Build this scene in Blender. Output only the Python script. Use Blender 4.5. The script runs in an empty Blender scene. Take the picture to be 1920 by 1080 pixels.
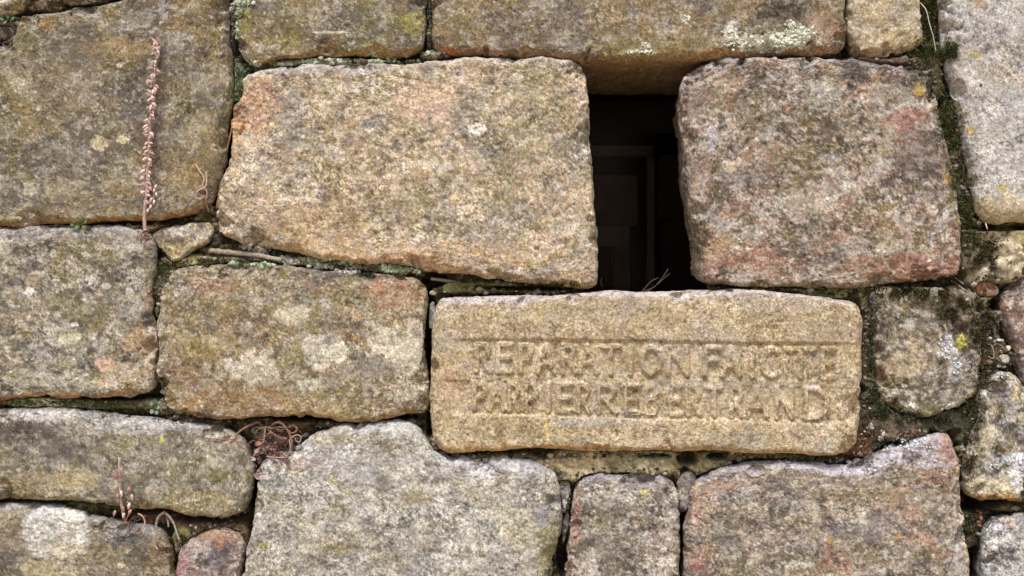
import bpy, math, random
import numpy as np
from mathutils import Vector, kdtree

# ------------------------------------------------------------------ camera, world, sun, exposure
S = 1.6 / 1920.0                       # metres per unit of the wall's drawing grid
DIST = 1.9
scene = bpy.context.scene
cam_d = bpy.data.cameras.new("camera")
cam = bpy.data.objects.new("camera", cam_d)
scene.collection.objects.link(cam)
cam.location = (0, -DIST, 0)
cam.rotation_euler = (math.radians(90), 0, 0)
cam_d.sensor_width = 36
cam_d.lens = 36 * DIST / 1.6
cam_d.clip_start = 0.05
cam_d.clip_end = 500
scene.camera = cam

SUN_EL, SUN_AZ = math.radians(60), math.radians(-24)     # in front of the wall, up and to the left
world = bpy.data.worlds.new("World")
scene.world = world
world.use_nodes = True
wn = world.node_tree
bg = wn.nodes["Background"]
sky = wn.nodes.new("ShaderNodeTexSky")
sky.sky_type = 'NISHITA'
sky.sun_disc = False
sky.sun_elevation = SUN_EL
sky.sun_rotation = math.pi + SUN_AZ
sky.dust_density = 3.0
wn.links.new(sky.outputs[0], bg.inputs[0])
bg.inputs[1].default_value = 0.085

sun_d = bpy.data.lights.new("sun", 'SUN')
sun_d.energy = 2.1
sun_d.angle = math.radians(18)
sun_d.color = (1.0, 0.955, 0.93)
sun = bpy.data.objects.new("sun", sun_d)
scene.collection.objects.link(sun)
sd = Vector((math.sin(SUN_AZ) * math.cos(SUN_EL), -math.cos(SUN_AZ) * math.cos(SUN_EL), math.sin(SUN_EL)))
sun.rotation_euler = sd.to_track_quat('Z', 'Y').to_euler()

scene.view_settings.view_transform = 'Standard'
scene.view_settings.look = 'None'
scene.view_settings.exposure = 0.86
scene.view_settings.gamma = 1.0
scene.cycles.pixel_filter_width = 1.1
scene.cycles.use_denoising = True
scene.cycles.denoising_input_passes = 'RGB_ALBEDO_NORMAL'
scene.cycles.denoising_prefilter = 'NONE'

# ------------------------------------------------------------------ helpers
rng = np.random.default_rng(7)
random.seed(7)
TAB = rng.random((64, 64, 64)).astype(np.float32)
ROTS = [np.linalg.qr(np.random.default_rng(3 + k).normal(size=(3, 3)))[0].astype(np.float32) for k in range(16)]

def vnoise(P, scale, seed=0):
    """value noise, P (n,3) in grid units, feature size = scale; about -1..1"""
    q = (P.astype(np.float32) @ ROTS[int(seed * 3.7) % 16]) / scale + np.float32((seed * 17.317) % 61.0 + 100)
    i = np.floor(q).astype(np.int32)
    f = q - i
    f = f * f * (3 - 2 * f)
    i &= 63
    j = (i + 1) & 63
    x0, y0, z0 = i[:, 0], i[:, 1], i[:, 2]
    x1, y1, z1 = j[:, 0], j[:, 1], j[:, 2]
    fx, fy, fz = f[:, 0], f[:, 1], f[:, 2]
    a = TAB[x0, y0, z0] * (1 - fx) + TAB[x1, y0, z0] * fx
    b = TAB[x0, y1, z0] * (1 - fx) + TAB[x1, y1, z0] * fx
    c = TAB[x0, y0, z1] * (1 - fx) + TAB[x1, y0, z1] * fx
    d = TAB[x0, y1, z1] * (1 - fx) + TAB[x1, y1, z1] * fx
    e = a * (1 - fy) + b * fy
    g = c * (1 - fy) + d * fy
    return (e * (1 - fz) + g * fz) * 2 - 1

def fbm(P, scale, octaves=4, seed=0, gain=0.55):
    s = np.zeros(len(P), np.float32); a = 1.0; t = 0
    Q = P.astype(np.float32)
    for o in range(octaves):
        s += a * vnoise(Q, scale, seed + o * 5.3)
        t += a; a *= gain; scale /= 2.03
    return s / t

def sstep(a, b, x):
    t = np.clip((x - a) / (b - a), 0, 1)
    return t * t * (3 - 2 * t)

def lin(c):
    c = np.asarray(c, np.float32) / 255.0
    return np.where(c <= 0.04045, c / 12.92, ((c + 0.055) / 1.055) ** 2.4)

def mute(c, k=0.13):
    l = c @ np.array([.3, .59, .11], np.float32)
    return c + (np.stack([l * 1.03, l * .985, l * 1.02], -1) - c) * k

def W(px, py, depth=0.0):
    return Vector(((px - 960) * S, depth * S, (540 - py) * S))

def tag(o, label=None, cat=None, group=None, kind=None):
    if label: o["label"] = label
    if cat: o["category"] = cat
    if group: o["group"] = group
    if kind: o["kind"] = kind
    return o

def link_mesh(name, V, F, mat, col=None, parent=None, smooth=True):
    """V (n,3) metres, F (m,4) or (m,3) int arrays, or a list of such arrays"""
    me = bpy.data.meshes.new(name)
    Fs = F if isinstance(F, list) else [F]
    Fs = [np.asarray(f, np.int32) for f in Fs if len(f)]
    me.vertices.add(len(V))
    me.vertices.foreach_set("co", np.asarray(V, np.float32).ravel())
    nl = sum(f.size for f in Fs); nf = sum(len(f) for f in Fs)
    me.loops.add(nl)
    me.loops.foreach_set("vertex_index", np.concatenate([f.ravel() for f in Fs]))
    me.polygons.add(nf)
    st = []; o = 0
    for f in Fs:
        k = f.shape[1]
        st.append(o + np.arange(len(f), dtype=np.int32) * k); o += f.size
    me.polygons.foreach_set("loop_start", np.concatenate(st).astype(np.int32))
    me.update(calc_edges=True)
    if smooth:
        me.polygons.foreach_set("use_smooth", np.ones(nf, bool))
    if col is not None:
        ca = me.color_attributes.new("Col", 'FLOAT_COLOR', 'POINT')
        c4 = np.ones((len(V), 4), np.float32); c4[:, :3] = col
        ca.data.foreach_set("color", c4.ravel())
    me.materials.append(mat)
    ob = bpy.data.objects.new(name, me)
    scene.collection.objects.link(ob)
    if parent: ob.parent = parent
    return ob

def mat_surface(name, grain=0.36, bump=0.5, rough=0.9, scale=720.0, spec=0.25):
    """weathered surface: broad minerals/lichens come from the mesh's own 'Col', the grain is noise"""
    m = bpy.data.materials.new(name); m.use_nodes = True
    nt = m.node_tree; N = nt.nodes; L = nt.links
    p = N["Principled BSDF"]
    p.inputs["Roughness"].default_value = rough
    p.inputs["Specular IOR Level"].default_value = spec
    at = N.new("ShaderNodeAttribute"); at.attribute_name = "Col"
    tc = N.new("ShaderNodeTexCoord")
    n1 = N.new("ShaderNodeTexNoise"); n1.inputs["Scale"].default_value = scale; n1.inputs["Detail"].default_value = 3
    n2 = N.new("ShaderNodeTexNoise"); n2.inputs["Scale"].default_value = scale * 0.37; n2.inputs["Detail"].default_value = 2
    L.new(tc.outputs["Object"], n1.inputs["Vector"]); L.new(tc.outputs["Object"], n2.inputs["Vector"])
    ad = N.new("ShaderNodeMath"); ad.operation = 'ADD'
    L.new(n1.outputs["Fac"], ad.inputs[0]); L.new(n2.outputs["Fac"], ad.inputs[1])
    mr = N.new("ShaderNodeMapRange")
    mr.inputs["From Min"].default_value = 0.78; mr.inputs["From Max"].default_value = 1.22
    mr.inputs["To Min"].default_value = 1 - grain; mr.inputs["To Max"].default_value = 1 + grain
    L.new(ad.outputs[0], mr.inputs["Value"])
    n3 = N.new("ShaderNodeTexNoise"); n3.inputs["Scale"].default_value = scale * 0.6; n3.inputs["Detail"].default_value = 1.5
    L.new(tc.outputs["Object"], n3.inputs["Vector"])
    fl = N.new("ShaderNodeValToRGB"); e = fl.color_ramp.elements           # dark pits and pale mineral flecks
    e[0].position = 0.33; e[0].color = (.52, .52, .52, 1); e[1].position = 0.40; e[1].color = (.74, .74, .74, 1)
    for pos, v in ((0.63, .76), (0.70, 1.0)):
        q = e.new(pos); q.color = (v, v, v, 1)
    L.new(n3.outputs["Fac"], fl.inputs[0])
    mm = N.new("ShaderNodeMath"); mm.operation = 'MULTIPLY'; L.new(mr.outputs[0], mm.inputs[0]); L.new(fl.outputs[0], mm.inputs[1])
    m2 = N.new("ShaderNodeMath"); m2.operation = 'MULTIPLY'; L.new(mm.outputs[0], m2.inputs[0]); m2.inputs[1].default_value = 1.36
    mx = N.new("ShaderNodeVectorMath"); mx.operation = 'SCALE'
    L.new(at.outputs["Color"], mx.inputs[0]); L.new(m2.outputs[0], mx.inputs["Scale"])
    L.new(mx.outputs[0], p.inputs["Base Color"])
    b = N.new("ShaderNodeBump"); b.inputs["Strength"].default_value = bump; b.inputs["Distance"].default_value = 0.0012
    L.new(ad.outputs[0], b.inputs["Height"]); L.new(b.outputs[0], p.inputs["Normal"])
    return m

M_STONE = mat_surface("weathered_sandstone")
M_BED = mat_surface("joint_mortar", 0.3, 0.8, 0.97, 700, 0.1)
M_MOSS = mat_surface("moss", 0.2, 0.2, 0.95, 800, 0.1)
M_LICHEN = mat_surface("crust_lichen", 0.15, 0.6, 0.95, 900, 0.1)
M_DRY = mat_surface("dry_plant", 0.15, 0.3, 0.75, 600, 0.3)

# ------------------------------------------------------------------ stones
def dense_outline(pts, seed, wob=1.6):
    P = np.array(pts, float)
    for _ in range(2):                                   # corner cutting
        Q = np.roll(P, -1, 0)
        a = P * 0.82 + Q * 0.18; b = P * 0.18 + Q * 0.82
        P = np.stack([a, b], 1).reshape(-1, 2)
    Q = np.vstack([P, P[:1]])
    L = np.r_[0, np.cumsum(np.hypot(*np.diff(Q, axis=0).T))]
    n = int(L[-1] / 1.5)
    t = np.linspace(0, L[-1], n, endpoint=False)
    P = np.c_[np.interp(t, L, Q[:, 0]), np.interp(t, L, Q[:, 1])]
    for _ in range(3): P = (np.roll(P, 1, 0) + 2 * P + np.roll(P, -1, 0)) / 4
    T = np.roll(P, -2, 0) - np.roll(P, 2, 0)
    T /= np.hypot(T[:, 0], T[:, 1])[:, None] + 1e-9
    area = 0.5 * np.sum(P[:, 0] * np.roll(P[:, 1], -1) - np.roll(P[:, 0], -1) * P[:, 1])
    Nn = np.c_[T[:, 1], -T[:, 0]] * (1 if area > 0 else -1)       # outward
    P3 = np.c_[P, np.zeros(len(P)) + seed * 31]
    P = P + Nn * (fbm(P3, 40, 3, seed)[:, None] * wob * 2.4 + fbm(P3, 15, 3, seed + 3, .6)[:, None] * wob * 1.15)
    return P, Nn

def side(P, i, j, n, warp):
    idx = np.arange(i, j + 1 if j > i else j + 1 + len(P)) % len(P)
    Q = P[idx]
    L = np.r_[0, np.cumsum(np.hypot(*np.diff(Q, axis=0).T))]
    t = warp * L[-1]
    return np.c_[np.interp(t, L, Q[:, 0]), np.interp(t, L, Q[:, 1])]

def paint(P, base, layers, seed):
    """P in grid units; mineral and lichen layers laid one over another; coverage is a fraction of the surface"""
    col = np.tile(lin(base), (len(P), 1)).astype(np.float32)
    for k, (c, sc, cov, soft, op) in enumerate(layers):
        n = fbm(P, sc * 1.15, 5, seed * 3.1 + k * 7.7, .56); soft = soft * .6
        sub = n[::max(1, len(n) // 20000)]
        th = np.quantile(sub, 1 - cov)
        w = sstep(th - soft * sub.std(), th + soft * sub.std(), n) * op
        col += (lin(c) - col) * w[:, None]
    return col

def blotch(col, P, patches, seed):
    """a lichen, stain or painted-in sky light of its own shape, at a place on the stone"""
    h = np.zeros(len(P), np.float32)
    for k, pt in enumerate(patches):
        x, y, rx, ry, c, op = pt[:6]
        rag = pt[6] if len(pt) > 6 else 0.5
        rise = pt[7] if len(pt) > 7 else 0.0
        near = (np.abs(P[:, 0] - x) < rx * 2.2) & (np.abs(P[:, 2] - y) < ry * 2.2)
        ii = np.nonzero(near)[0]
        if not len(ii): continue
        Q = P[ii]
        r = np.hypot((Q[:, 0] - x) / rx, (Q[:, 2] - y) / ry)
        sc = max(6, min(rx, ry) * 0.7)
        r = r + fbm(Q, sc, 4, seed + k * 3.7, 0.7) * rag * 1.3
        w = sstep(1.08, 0.86, r)
        w *= op * (0.78 + 0.5 * vnoise(Q, 5, seed + k))
        w = np.clip(w, 0, 1)
        cl = lin(c); cl = cl * (1.22 if cl.mean() > .3 else 1.0)
        col[ii] += (cl - col[ii]) * w[:, None]
        h[ii] += w * rise
    return h

GRIME = [((90, 82, 74), 44, .17, .3, .5), ((116, 108, 58), 34, .16, .3, .42), ((70, 64, 62), 17, .12, .25, .6), ((190, 185, 174), 28, .13, .22, .55), ((204, 197, 182), 12, .10, .2, .6)]
SPK = [((58, 52, 46), 7, 0.05, 0.25, 0.55), ((205, 196, 172), 6, 0.05, 0.25, 0.6)]

def stone(name, label, pts, base, layers, seed, w=(26, 22, 20, 20), h=30, front=0, depth=90, taper=0.22,
          amp=(7, 3.0, 1.5, 0.7), step=1.75, patches=(), relief=None, lowedge=None, topedge=None, speck=SPK,
          grain=0.2, mott=1.0, group=None, cat="stone", wob=1.6, carve=None, chips=1.0, gr=1.0, alb=1.0):
    w = [q * 0.62 for q in w]; h *= 0.8
    amp = (amp[0], amp[1] * 0.8, amp[2] * 0.62, amp[3] * 0.6)
    P, Nn = dense_outline(pts, seed, wob)
    if np.sum(P[:, 0] * np.roll(P[:, 1], -1) - np.roll(P[:, 0], -1) * P[:, 1]) < 0:   # clockwise on the picture
        P = P[::-1]; Nn = Nn[::-1]
    mn, mx = P.min(0), P.max(0); ce = (mn + mx) / 2; hs = (mx - mn) / 2
    U = (P - ce) / hs
    c = [int(np.argmax(U @ np.array(d))) for d in ((-1, -1), (1, -1), (1, 1), (-1, 1))]   # TL TR BR BL
    sz = mx - mn
    nu = max(12, int(sz[0] / step)); nv = max(12, int(sz[1] / step))
    def warp(n, L):
        x = np.linspace(0, 1, n + 1); a = 0.45
        return x - a * np.sin(2 * np.pi * x) / (2 * np.pi)
    wu, wv = warp(nu, sz[0]), warp(nv, sz[1])
    top = side(P, c[0], c[1], nu, wu); right = side(P, c[1], c[2], nv, wv)
    bot = side(P, c[2], c[3], nu, 1 - wu[::-1])[::-1]; left = side(P, c[3], c[0], nv, 1 - wv[::-1])[::-1]
    u = wu[None, :, None]; v = wv[:, None, None]
    G = ((1 - v) * top[None] + v * bot[None] + (1 - u) * left[:, None] + u * right[:, None]
         - ((1 - u) * (1 - v) * top[0] + u * (1 - v) * top[-1] + (1 - u) * v * bot[0] + u * v * bot[-1]))
    X = G[..., 0]; Y = G[..., 1]
    # distance to the outline and the bevel that belongs to the nearest side
    dl = np.hypot(*(right - left).T)[:, None]; dv = np.hypot(*(bot - top).T)[None, :]
    rough_d = np.minimum(np.minimum(wu[None, :] * dl, (1 - wu)[None, :] * dl),
                         np.minimum(wv[:, None] * dv, (1 - wv)[:, None] * dv))
    kd = kdtree.KDTree(len(P))
    for i, p in enumerate(P): kd.insert((p[0], p[1], 0), i)
    kd.balance()
    wmax = max(w) * 1.35
    D = np.full(X.shape, 1e3); I = np.zeros(X.shape, int)
    sel = np.argwhere(rough_d < wmax * 1.6)
    for r_, c_ in sel:
        _, i, d = kd.find((X[r_, c_], Y[r_, c_], 0)); D[r_, c_] = d; I[r_, c_] = i
    D[0, :] = D[-1, :] = 0; D[:, 0] = D[:, -1] = 0
    n = Nn
    kk = 25                                                         # smooth the side weights along the outline
    ns = sum(np.roll(n, k, 0) for k in range(-kk, kk + 1)); ns /= np.hypot(*ns.T)[:, None] + 1e-9
    wt = np.c_[np.clip(-ns[:, 1], 0, 1), np.clip(ns[:, 1], 0, 1), np.clip(-ns[:, 0], 0, 1), np.clip(ns[:, 0], 0, 1)] ** 2
    wo = (wt @ np.array(w, float)) / (wt.sum(1) + 1e-9)
    P3 = np.c_[P, np.full(len(P), seed * 13.0)]
    wo *= np.clip(1 + 1.1 * fbm(P3, 50, 4, seed + 9, .65), .4, 2)
    R = wo[I]
    t = np.clip(D / R, 0, 1)
    prof = (1 - (1 - t) ** 2.2) ** 0.5
    yr = h * 0.62 - front
    Yd = yr - h * prof
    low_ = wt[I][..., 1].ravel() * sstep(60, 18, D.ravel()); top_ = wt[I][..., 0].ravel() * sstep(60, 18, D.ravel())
    rc = np.random.default_rng(int(seed * 77)); nch = int(len(P) * 1.5 / 110 * chips * (0 if min(mx - mn) < 90 else 1))
    cn_ = fbm(np.stack([X.ravel(), np.full(X.size, seed * 9.0), Y.ravel()], 1), 16, 3, seed + 60).reshape(X.shape)
    for _ in range(nch):
        cpt = P[rc.integers(len(P))]; r_ = rc.uniform(7, 26) * min(1, min(mx - mn) / 200); e_ = rc.uniform(.6, 1.7); a_ = rc.uniform(0, 3.14)
        ddx = X - cpt[0]; ddy = Y - cpt[1]
        q1 = (ddx * np.cos(a_) + ddy * np.sin(a_)) / e_; q2 = (-ddx * np.sin(a_) + ddy * np.cos(a_)) * e_
        rr_ = np.hypot(q1, q2) / r_ + cn_ * .8
        Yd = np.maximum(Yd, np.where(rr_ < 1.3, yr - h * np.clip(rr_, 0, 3) * .82, -1e3))
    if relief is not None: Yd = Yd - relief(X, Y) * sstep(0.2, 1, t)
    nb = (nu + 1) * (nv + 1)
    base_v = np.c_[X.ravel(), Yd.ravel(), Y.ravel()]
    idx = np.arange(nb).reshape(nv + 1, nu + 1)
    quads = np.stack([idx[:-1, :-1], idx[1:, :-1], idx[1:, 1:], idx[:-1, 1:]], -1).reshape(-1, 4)
    ring = np.r_[idx[0, :-1], idx[:-1, -1], idx[-1, :0:-1], idx[:0:-1, 0]]
    rp = base_v[ring][:, [0, 2]]
    tg = np.roll(rp, -3, 0) - np.roll(rp, 3, 0); tg /= np.hypot(*tg.T)[:, None] + 1e-9
    rn = np.c_[tg[:, 1], -tg[:, 0]]
    Vs = [base_v]; Fs = [quads]; prev = ring; off = nb; m = len(ring)
    dd = 2.0; acc = 0; steps = []
    while acc < depth:
        acc = min(depth, acc + dd); dd *= 1.35; dd = min(dd, 14) ; steps.append(acc)
    for a in steps:
        q = rp - rn * (a * taper)
        Vs.append(np.c_[q[:, 0], np.full(m, yr + a), q[:, 1]])
        cur = off + np.arange(m); off += m
        Fs.append(np.stack([prev, np.roll(prev, -1), np.roll(cur, -1), cur], -1))
        prev = cur
    Vs.append(np.array([[ce[0], yr + depth + 5, ce[1]]])); cidx = off
    tri = np.stack([prev, np.roll(prev, -1), np.full(m, cidx)], -1)
    V = np.vstack(Vs)
    # normals of the smooth body
    def normals(V):
        Nv = np.zeros_like(V)
        for F in Fs:
            a, b, c_, d_ = (V[F[:, k]] for k in range(4))
            fn = np.cross(c_ - a, d_ - b)
            for k in range(4):
                for ax in range(3): Nv[:, ax] += np.bincount(F[:, k], fn[:, ax], len(V))
        return Nv / (np.linalg.norm(Nv, axis=1)[:, None] + 1e-9)
    Nm = normals(V)
    if np.mean(Nm[:nb, 1]) > 0: Nm = -Nm
    Ps = V + np.array([seed * 71.0, 0, seed * 37.0])
    d1 = fbm(Ps, 150, 3, seed) * amp[0]
    d2 = fbm(Ps, 42, 3, seed + 1) * amp[1]
    edge = np.ones(len(V)); edge[:nb] = sstep(26, 4, D.ravel())
    d2 = d2 - edge * sstep(0.12, 0.5, fbm(Ps, 24, 3, seed + 15)) * amp[1] * 1.3
    n3 = fbm(Ps, 13, 3, seed + 2, 0.65)
    V = V + Nm * (d1 + d2)[:, None]
    pits = sstep(0.25, 0.6, fbm(Ps, 20, 2, seed + 4))
    d3 = n3 * amp[2] - pits * amp[2] * 0.9
    g = vnoise(Ps, 4.2, seed + 6) + 0.7 * vnoise(Ps, 2.6, seed + 7)
    # colour
    col = paint(Ps * np.array([1, 0.8, 1.25]), base, list(layers) + ([(a_, b_, c_, d_, e_ * gr) for a_, b_, c_, d_, e_ in GRIME] if len(speck) and speck is SPK else []) + list(speck), seed)
    col *= alb
    if lowedge is not None:                                   # undersides: iron stain, plus warm ground bounce painted into the colour
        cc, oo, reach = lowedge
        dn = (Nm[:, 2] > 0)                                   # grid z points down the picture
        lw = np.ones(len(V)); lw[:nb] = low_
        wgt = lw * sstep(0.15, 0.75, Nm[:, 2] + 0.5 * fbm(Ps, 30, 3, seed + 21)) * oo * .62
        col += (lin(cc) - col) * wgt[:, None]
    if topedge is not None:  # upward faces: grey lichen, plus cool sky light painted into the colour
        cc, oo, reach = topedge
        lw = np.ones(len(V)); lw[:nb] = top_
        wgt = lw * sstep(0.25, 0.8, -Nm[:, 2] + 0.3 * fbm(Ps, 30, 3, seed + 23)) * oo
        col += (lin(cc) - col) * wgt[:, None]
    hb = blotch(col, V, patches, seed + 11)
    col = mute(col)
    col *= (1 + mott * 0.30 * fbm(Ps, 26, 4, seed + 30, .75))[:, None]
    wn_ = np.random.default_rng(int(seed * 10)).normal(size=len(V)).astype(np.float32)
    g5 = vnoise(Ps, 6.0, seed + 50); g3 = vnoise(Ps, 3.6, seed + 51)
    gm_ = np.clip(1 + 1.4 * vnoise(Ps, 38, seed + 53), .35, 1.9)
    col *= np.clip(1 + grain * gm_ * (0.75 * g5 + 1.1 * g3 + 0.4 * vnoise(Ps, 10, seed + 52) + 0.6 * wn_), 0.3, 2.0)[:, None]
    col *= (1 + 0.05 * np.stack([vnoise(Ps, 5, seed + 40 + k) for k in range(3)], -1))
    V = V + Nm * (d3 + g * amp[3] + hb)[:, None]
    if carve is not None: V[:nb, 1] += carve(V[:nb, 0], V[:nb, 2]) 
    col = np.clip(col, 0.004, 0.85)
    Wd = np.c_[(V[:, 0] - 960) * S, V[:, 1] * S, (540 - V[:, 2]) * S]
    org = np.array([(ce[0] - 960) * S, 0, (540 - ce[1]) * S])
    Fq = np.vstack(Fs)
    ob = link_mesh(name, Wd - org, [Fq, tri], M_STONE, col)
    ob.location = org
    tag(ob, label, cat, group)
    POLYS.append(P)
    return ob

POLYS = []

# lettering raised in a sunken band
GL = {
 'A': [[(0, 1), (.5, 0), (1, 1)], [(.22, .66), (.78, .66)]],
 'B': [[(.08, 0), (.08, 1)], [(.08, 0), (.7, .04), (.85, .25), (.7, .46), (.08, .48)], [(.7, .48), (.95, .74), (.7, .98), (.08, 1)]],
 'C': [[(1, .12), (.6, 0), (.2, .2), (.08, .5), (.2, .82), (.6, 1), (1, .9)]],
 'D': [[(.08, 0), (.08, 1), (.55, .96), (.92, .7), (.92, .3), (.55, .03), (.08, 0)]],
 'E': [[(1, 0), (.08, 0), (.08, 1), (1, 1)], [(.08, .5), (.85, .5)]],
 'F': [[(1, 0), (.1, 0), (.1, 1)], [(.1, .45), (.8, .45)]],
 'I': [[(.5, 0), (.5, 1)]],
 'N': [[(.05, 1), (.05, 0), (.95, 1), (.95, 0)]],
 'O': [[(.5, 0), (.12, .2), (.03, .5), (.12, .8), (.5, 1), (.88, .8), (.97, .5), (.88, .2), (.5, 0)]],
 'P': [[(.1, 1), (.1, 0), (.7, .03), (.95, .27), (.7, .52), (.1, .55)]],
 'R': [[(.1, 1), (.1, 0), (.7, .03), (.95, .25), (.7, .48), (.1, .5)], [(.45, .5), (1, 1)]],
 'T': [[(0, .02), (1, .02)], [(.5, .02), (.5, 1)]],
}
LINE1 = [('R', 890, 920), ('E', 930, 960), ('P', 972, 998), ('A', 1006, 1040), ('R', 1051, 1078), ('A', 1083, 1120), ('T', 1126, 1162),
         ('I', 1174, 1188), ('O', 1199, 1240), ('N', 1248, 1290), ('F', 1315, 1348), ('A', 1350, 1386), ('I', 1400, 1414),
         ('C', 1421, 1458), ('T', 1470, 1524), ('E', 1535, 1562)]
LINE2 = [('P', 886, 914), ('A', 917, 945), ('R', 951, 974), ('P', 982, 1008), ('I', 1020, 1034), ('E', 1043, 1073), ('R', 1080, 1104),
         ('R', 1116, 1154), ('E', 1168, 1198), ('B', 1206, 1234), ('E', 1252, 1276), ('R', 1284, 1312), ('T', 1322, 1350),
         ('R', 1364, 1390), ('A', 1396, 1436), ('N', 1450, 1484), ('D', 1502, 1552)]

def letters_height(X, Y):
    H = np.zeros(X.shape)
    for line, ya, yb, sa, sb in ((LINE1, 645, 695, 9, 12), (LINE2, 718, 767, 10, 16)):
        for ch, x0, x1 in line:
            if x1 - x0 > 18: x0, x1 = x0 + 1.6, x1 - 1.6
            f = ((x0 + x1) / 2 - 928) / 632.0
            a = ya + sa * f; b = yb + sb * f
            m = (X > x0 - 12) & (X < x1 + 12) & (Y > a - 12) & (Y < b + 12)
            if not m.any(): continue
            x = X[m]; y = Y[m]; best = np.full(x.shape, 1e3)
            for st in GL[ch]:
                for (p, q) in zip(st[:-1], st[1:]):
                    ax, ay = x0 + p[0] * (x1 - x0), a + p[1] * (b - a)
                    bx, by = x0 + q[0] * (x1 - x0), a + q[1] * (b - a)
                    L2 = (bx - ax) ** 2 + (by - ay) ** 2 + 1e-6
                    t = np.clip(((x - ax) * (bx - ax) + (y - ay) * (by - ay)) / L2, 0, 1)
                    best = np.minimum(best, np.hypot(x - ax - t * (bx - ax), y - ay - t * (by - ay)))
            H[m] = np.maximum(H[m], sstep(7.0, 3.4, best))
    return H

def inscription(X, Y):
    f = (X - 928) / 632.0
    P3 = np.stack([X.ravel(), np.zeros(X.size), Y.ravel()], 1)
    wv = fbm(P3, 45, 3, 5).reshape(X.shape) * 3.5
    wear = 0.72 + 0.5 * fbm(P3, 60, 3, 8).reshape(X.shape)
    def band(ya, yb, xa):
        return (sstep(-4, 4, Y + wv * .4 - ya) * sstep(5, -4, Y + wv * .4 - yb) * sstep(-22, 16, X - xa + wv * 3) * sstep(26, -16, X - 1580 + wv * 3))
    b1 = band(636 + 8 * f, 706 + 10 * f, 872)
    b2 = band(712.5 + 11 * f, 774 + 17 * f, 838)
    b = np.maximum(np.maximum(b1, b2), .72 * band(636 + 8 * f, 774 + 17 * f, 850))
    Lh = letters_height(X + wv * .12, Y)
    worn = np.clip(wear + .15 + .3 * fbm(P3, 16, 3, 9).reshape(X.shape), 0.6, 1.0)
    gro = sstep(7, 1, np.abs(Y - (634 + 8 * f))) * sstep(880, 920, X) * sstep(1600, 1540, X) * 2.0
    gro += sstep(7, 1, np.abs(Y - (776 + 17 * f))) * sstep(830, 870, X) * sstep(1600, 1540, X) * 2.2
    return -5.6 * b + 6.8 * Lh * b * worn - gro * .15

G_ = "stones of the wall"
OCH = (166, 128, 72); DKG = (92, 84, 72); OLV = (122, 114, 62); PALE = (182, 174, 152); LAV = (150, 144, 142)
BLK = (55, 50, 46); YEL = (180, 148, 56); WHT = (205, 204, 192); PNK = (176, 138, 112)

stone("sandstone_block", "big brown-olive block at upper left with a dried flower spike lying against it",
      [(-300, 90), (-40, 92), (10, 80), (26, 66), (29, 46), (42, 24), (90, 20), (130, 14), (180, 9), (230, -2), (300, -60), (424, -70), (427, 0), (431, 70), (434, 120), (439, 155),
       (436, 190), (428, 225), (424, 262), (419, 300), (411, 340), (399, 370), (380, 392), (350, 406), (300, 415), (230, 416), (100, 419), (0, 425), (-300, 432)],
      (142, 126, 96), [((112, 102, 86), 120, .45, .5, .7), (OLV, 70, .35, .5, .55), ((168, 158, 134), 26, .22, .3, .55), ((150, 124, 62), 130, .2, .6, .6),
                       ((104, 97, 96), 45, .22, .4, .55), ((178, 168, 140), 11, .12, .3, .5)], 1, gr=0.55, alb=0.78, w=(20, 22, 20, 34), h=32,
      patches=[(190, 270, 16, 16, (186, 170, 132), .8), (232, 263, 12, 7, (190, 178, 140), .8), (330, 78, 20, 18, (158, 150, 136), .75), (60, 355, 17, 14, (172, 162, 138), .7),
               (120, 360, 24, 26, (160, 150, 122), .6), (215, 95, 70, 22, (150, 122, 60), .45), (90, 45, 16, 14, (170, 120, 60), .5), (228, 125, 7, 5, WHT, .8), (58, 395, 16, 10, (176, 166, 140), .6),
               (150, 100, 60, 22, (110, 104, 100), .4), (370, 300, 50, 80, (158, 130, 78), .35, .8), (250, 220, 20, 12, (106, 98, 104), .5), (40, 160, 16, 14, (176, 168, 138), .6)],
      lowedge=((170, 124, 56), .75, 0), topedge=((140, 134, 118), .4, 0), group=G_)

stone("sandstone_block", "olive-brown block cut by the upper edge, immediately left of the long lintel",
      [(446, -260), (444, 20), (443, 75), (449, 106), (462, 122), (480, 127), (510, 119), (545, 112), (630, 106), (700, 108), (745, 107), (785, 99), (799, 84), (801, 20), (802, -260)],
      (146, 128, 92), [((116, 104, 80), 80, .4, .5, .6), ((138, 130, 62), 40, .28, .4, .65), ((176, 166, 140), 20, .2, .3, .55), ((110, 104, 100), 40, .18, .4, .5)], 2, gr=0.7, alb=0.8, w=(20, 24, 14, 12), h=28,
      patches=[(620, 62, 36, 2.5, (200, 190, 160), .7, .3), (770, 45, 20, 24, (140, 132, 52), .6), (486, 92, 12, 9, (186, 176, 152), .7), (500, 16, 36, 9, (80, 74, 66), .6)],
      lowedge=((176, 134, 72), .8, 0), group=G_)

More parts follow.
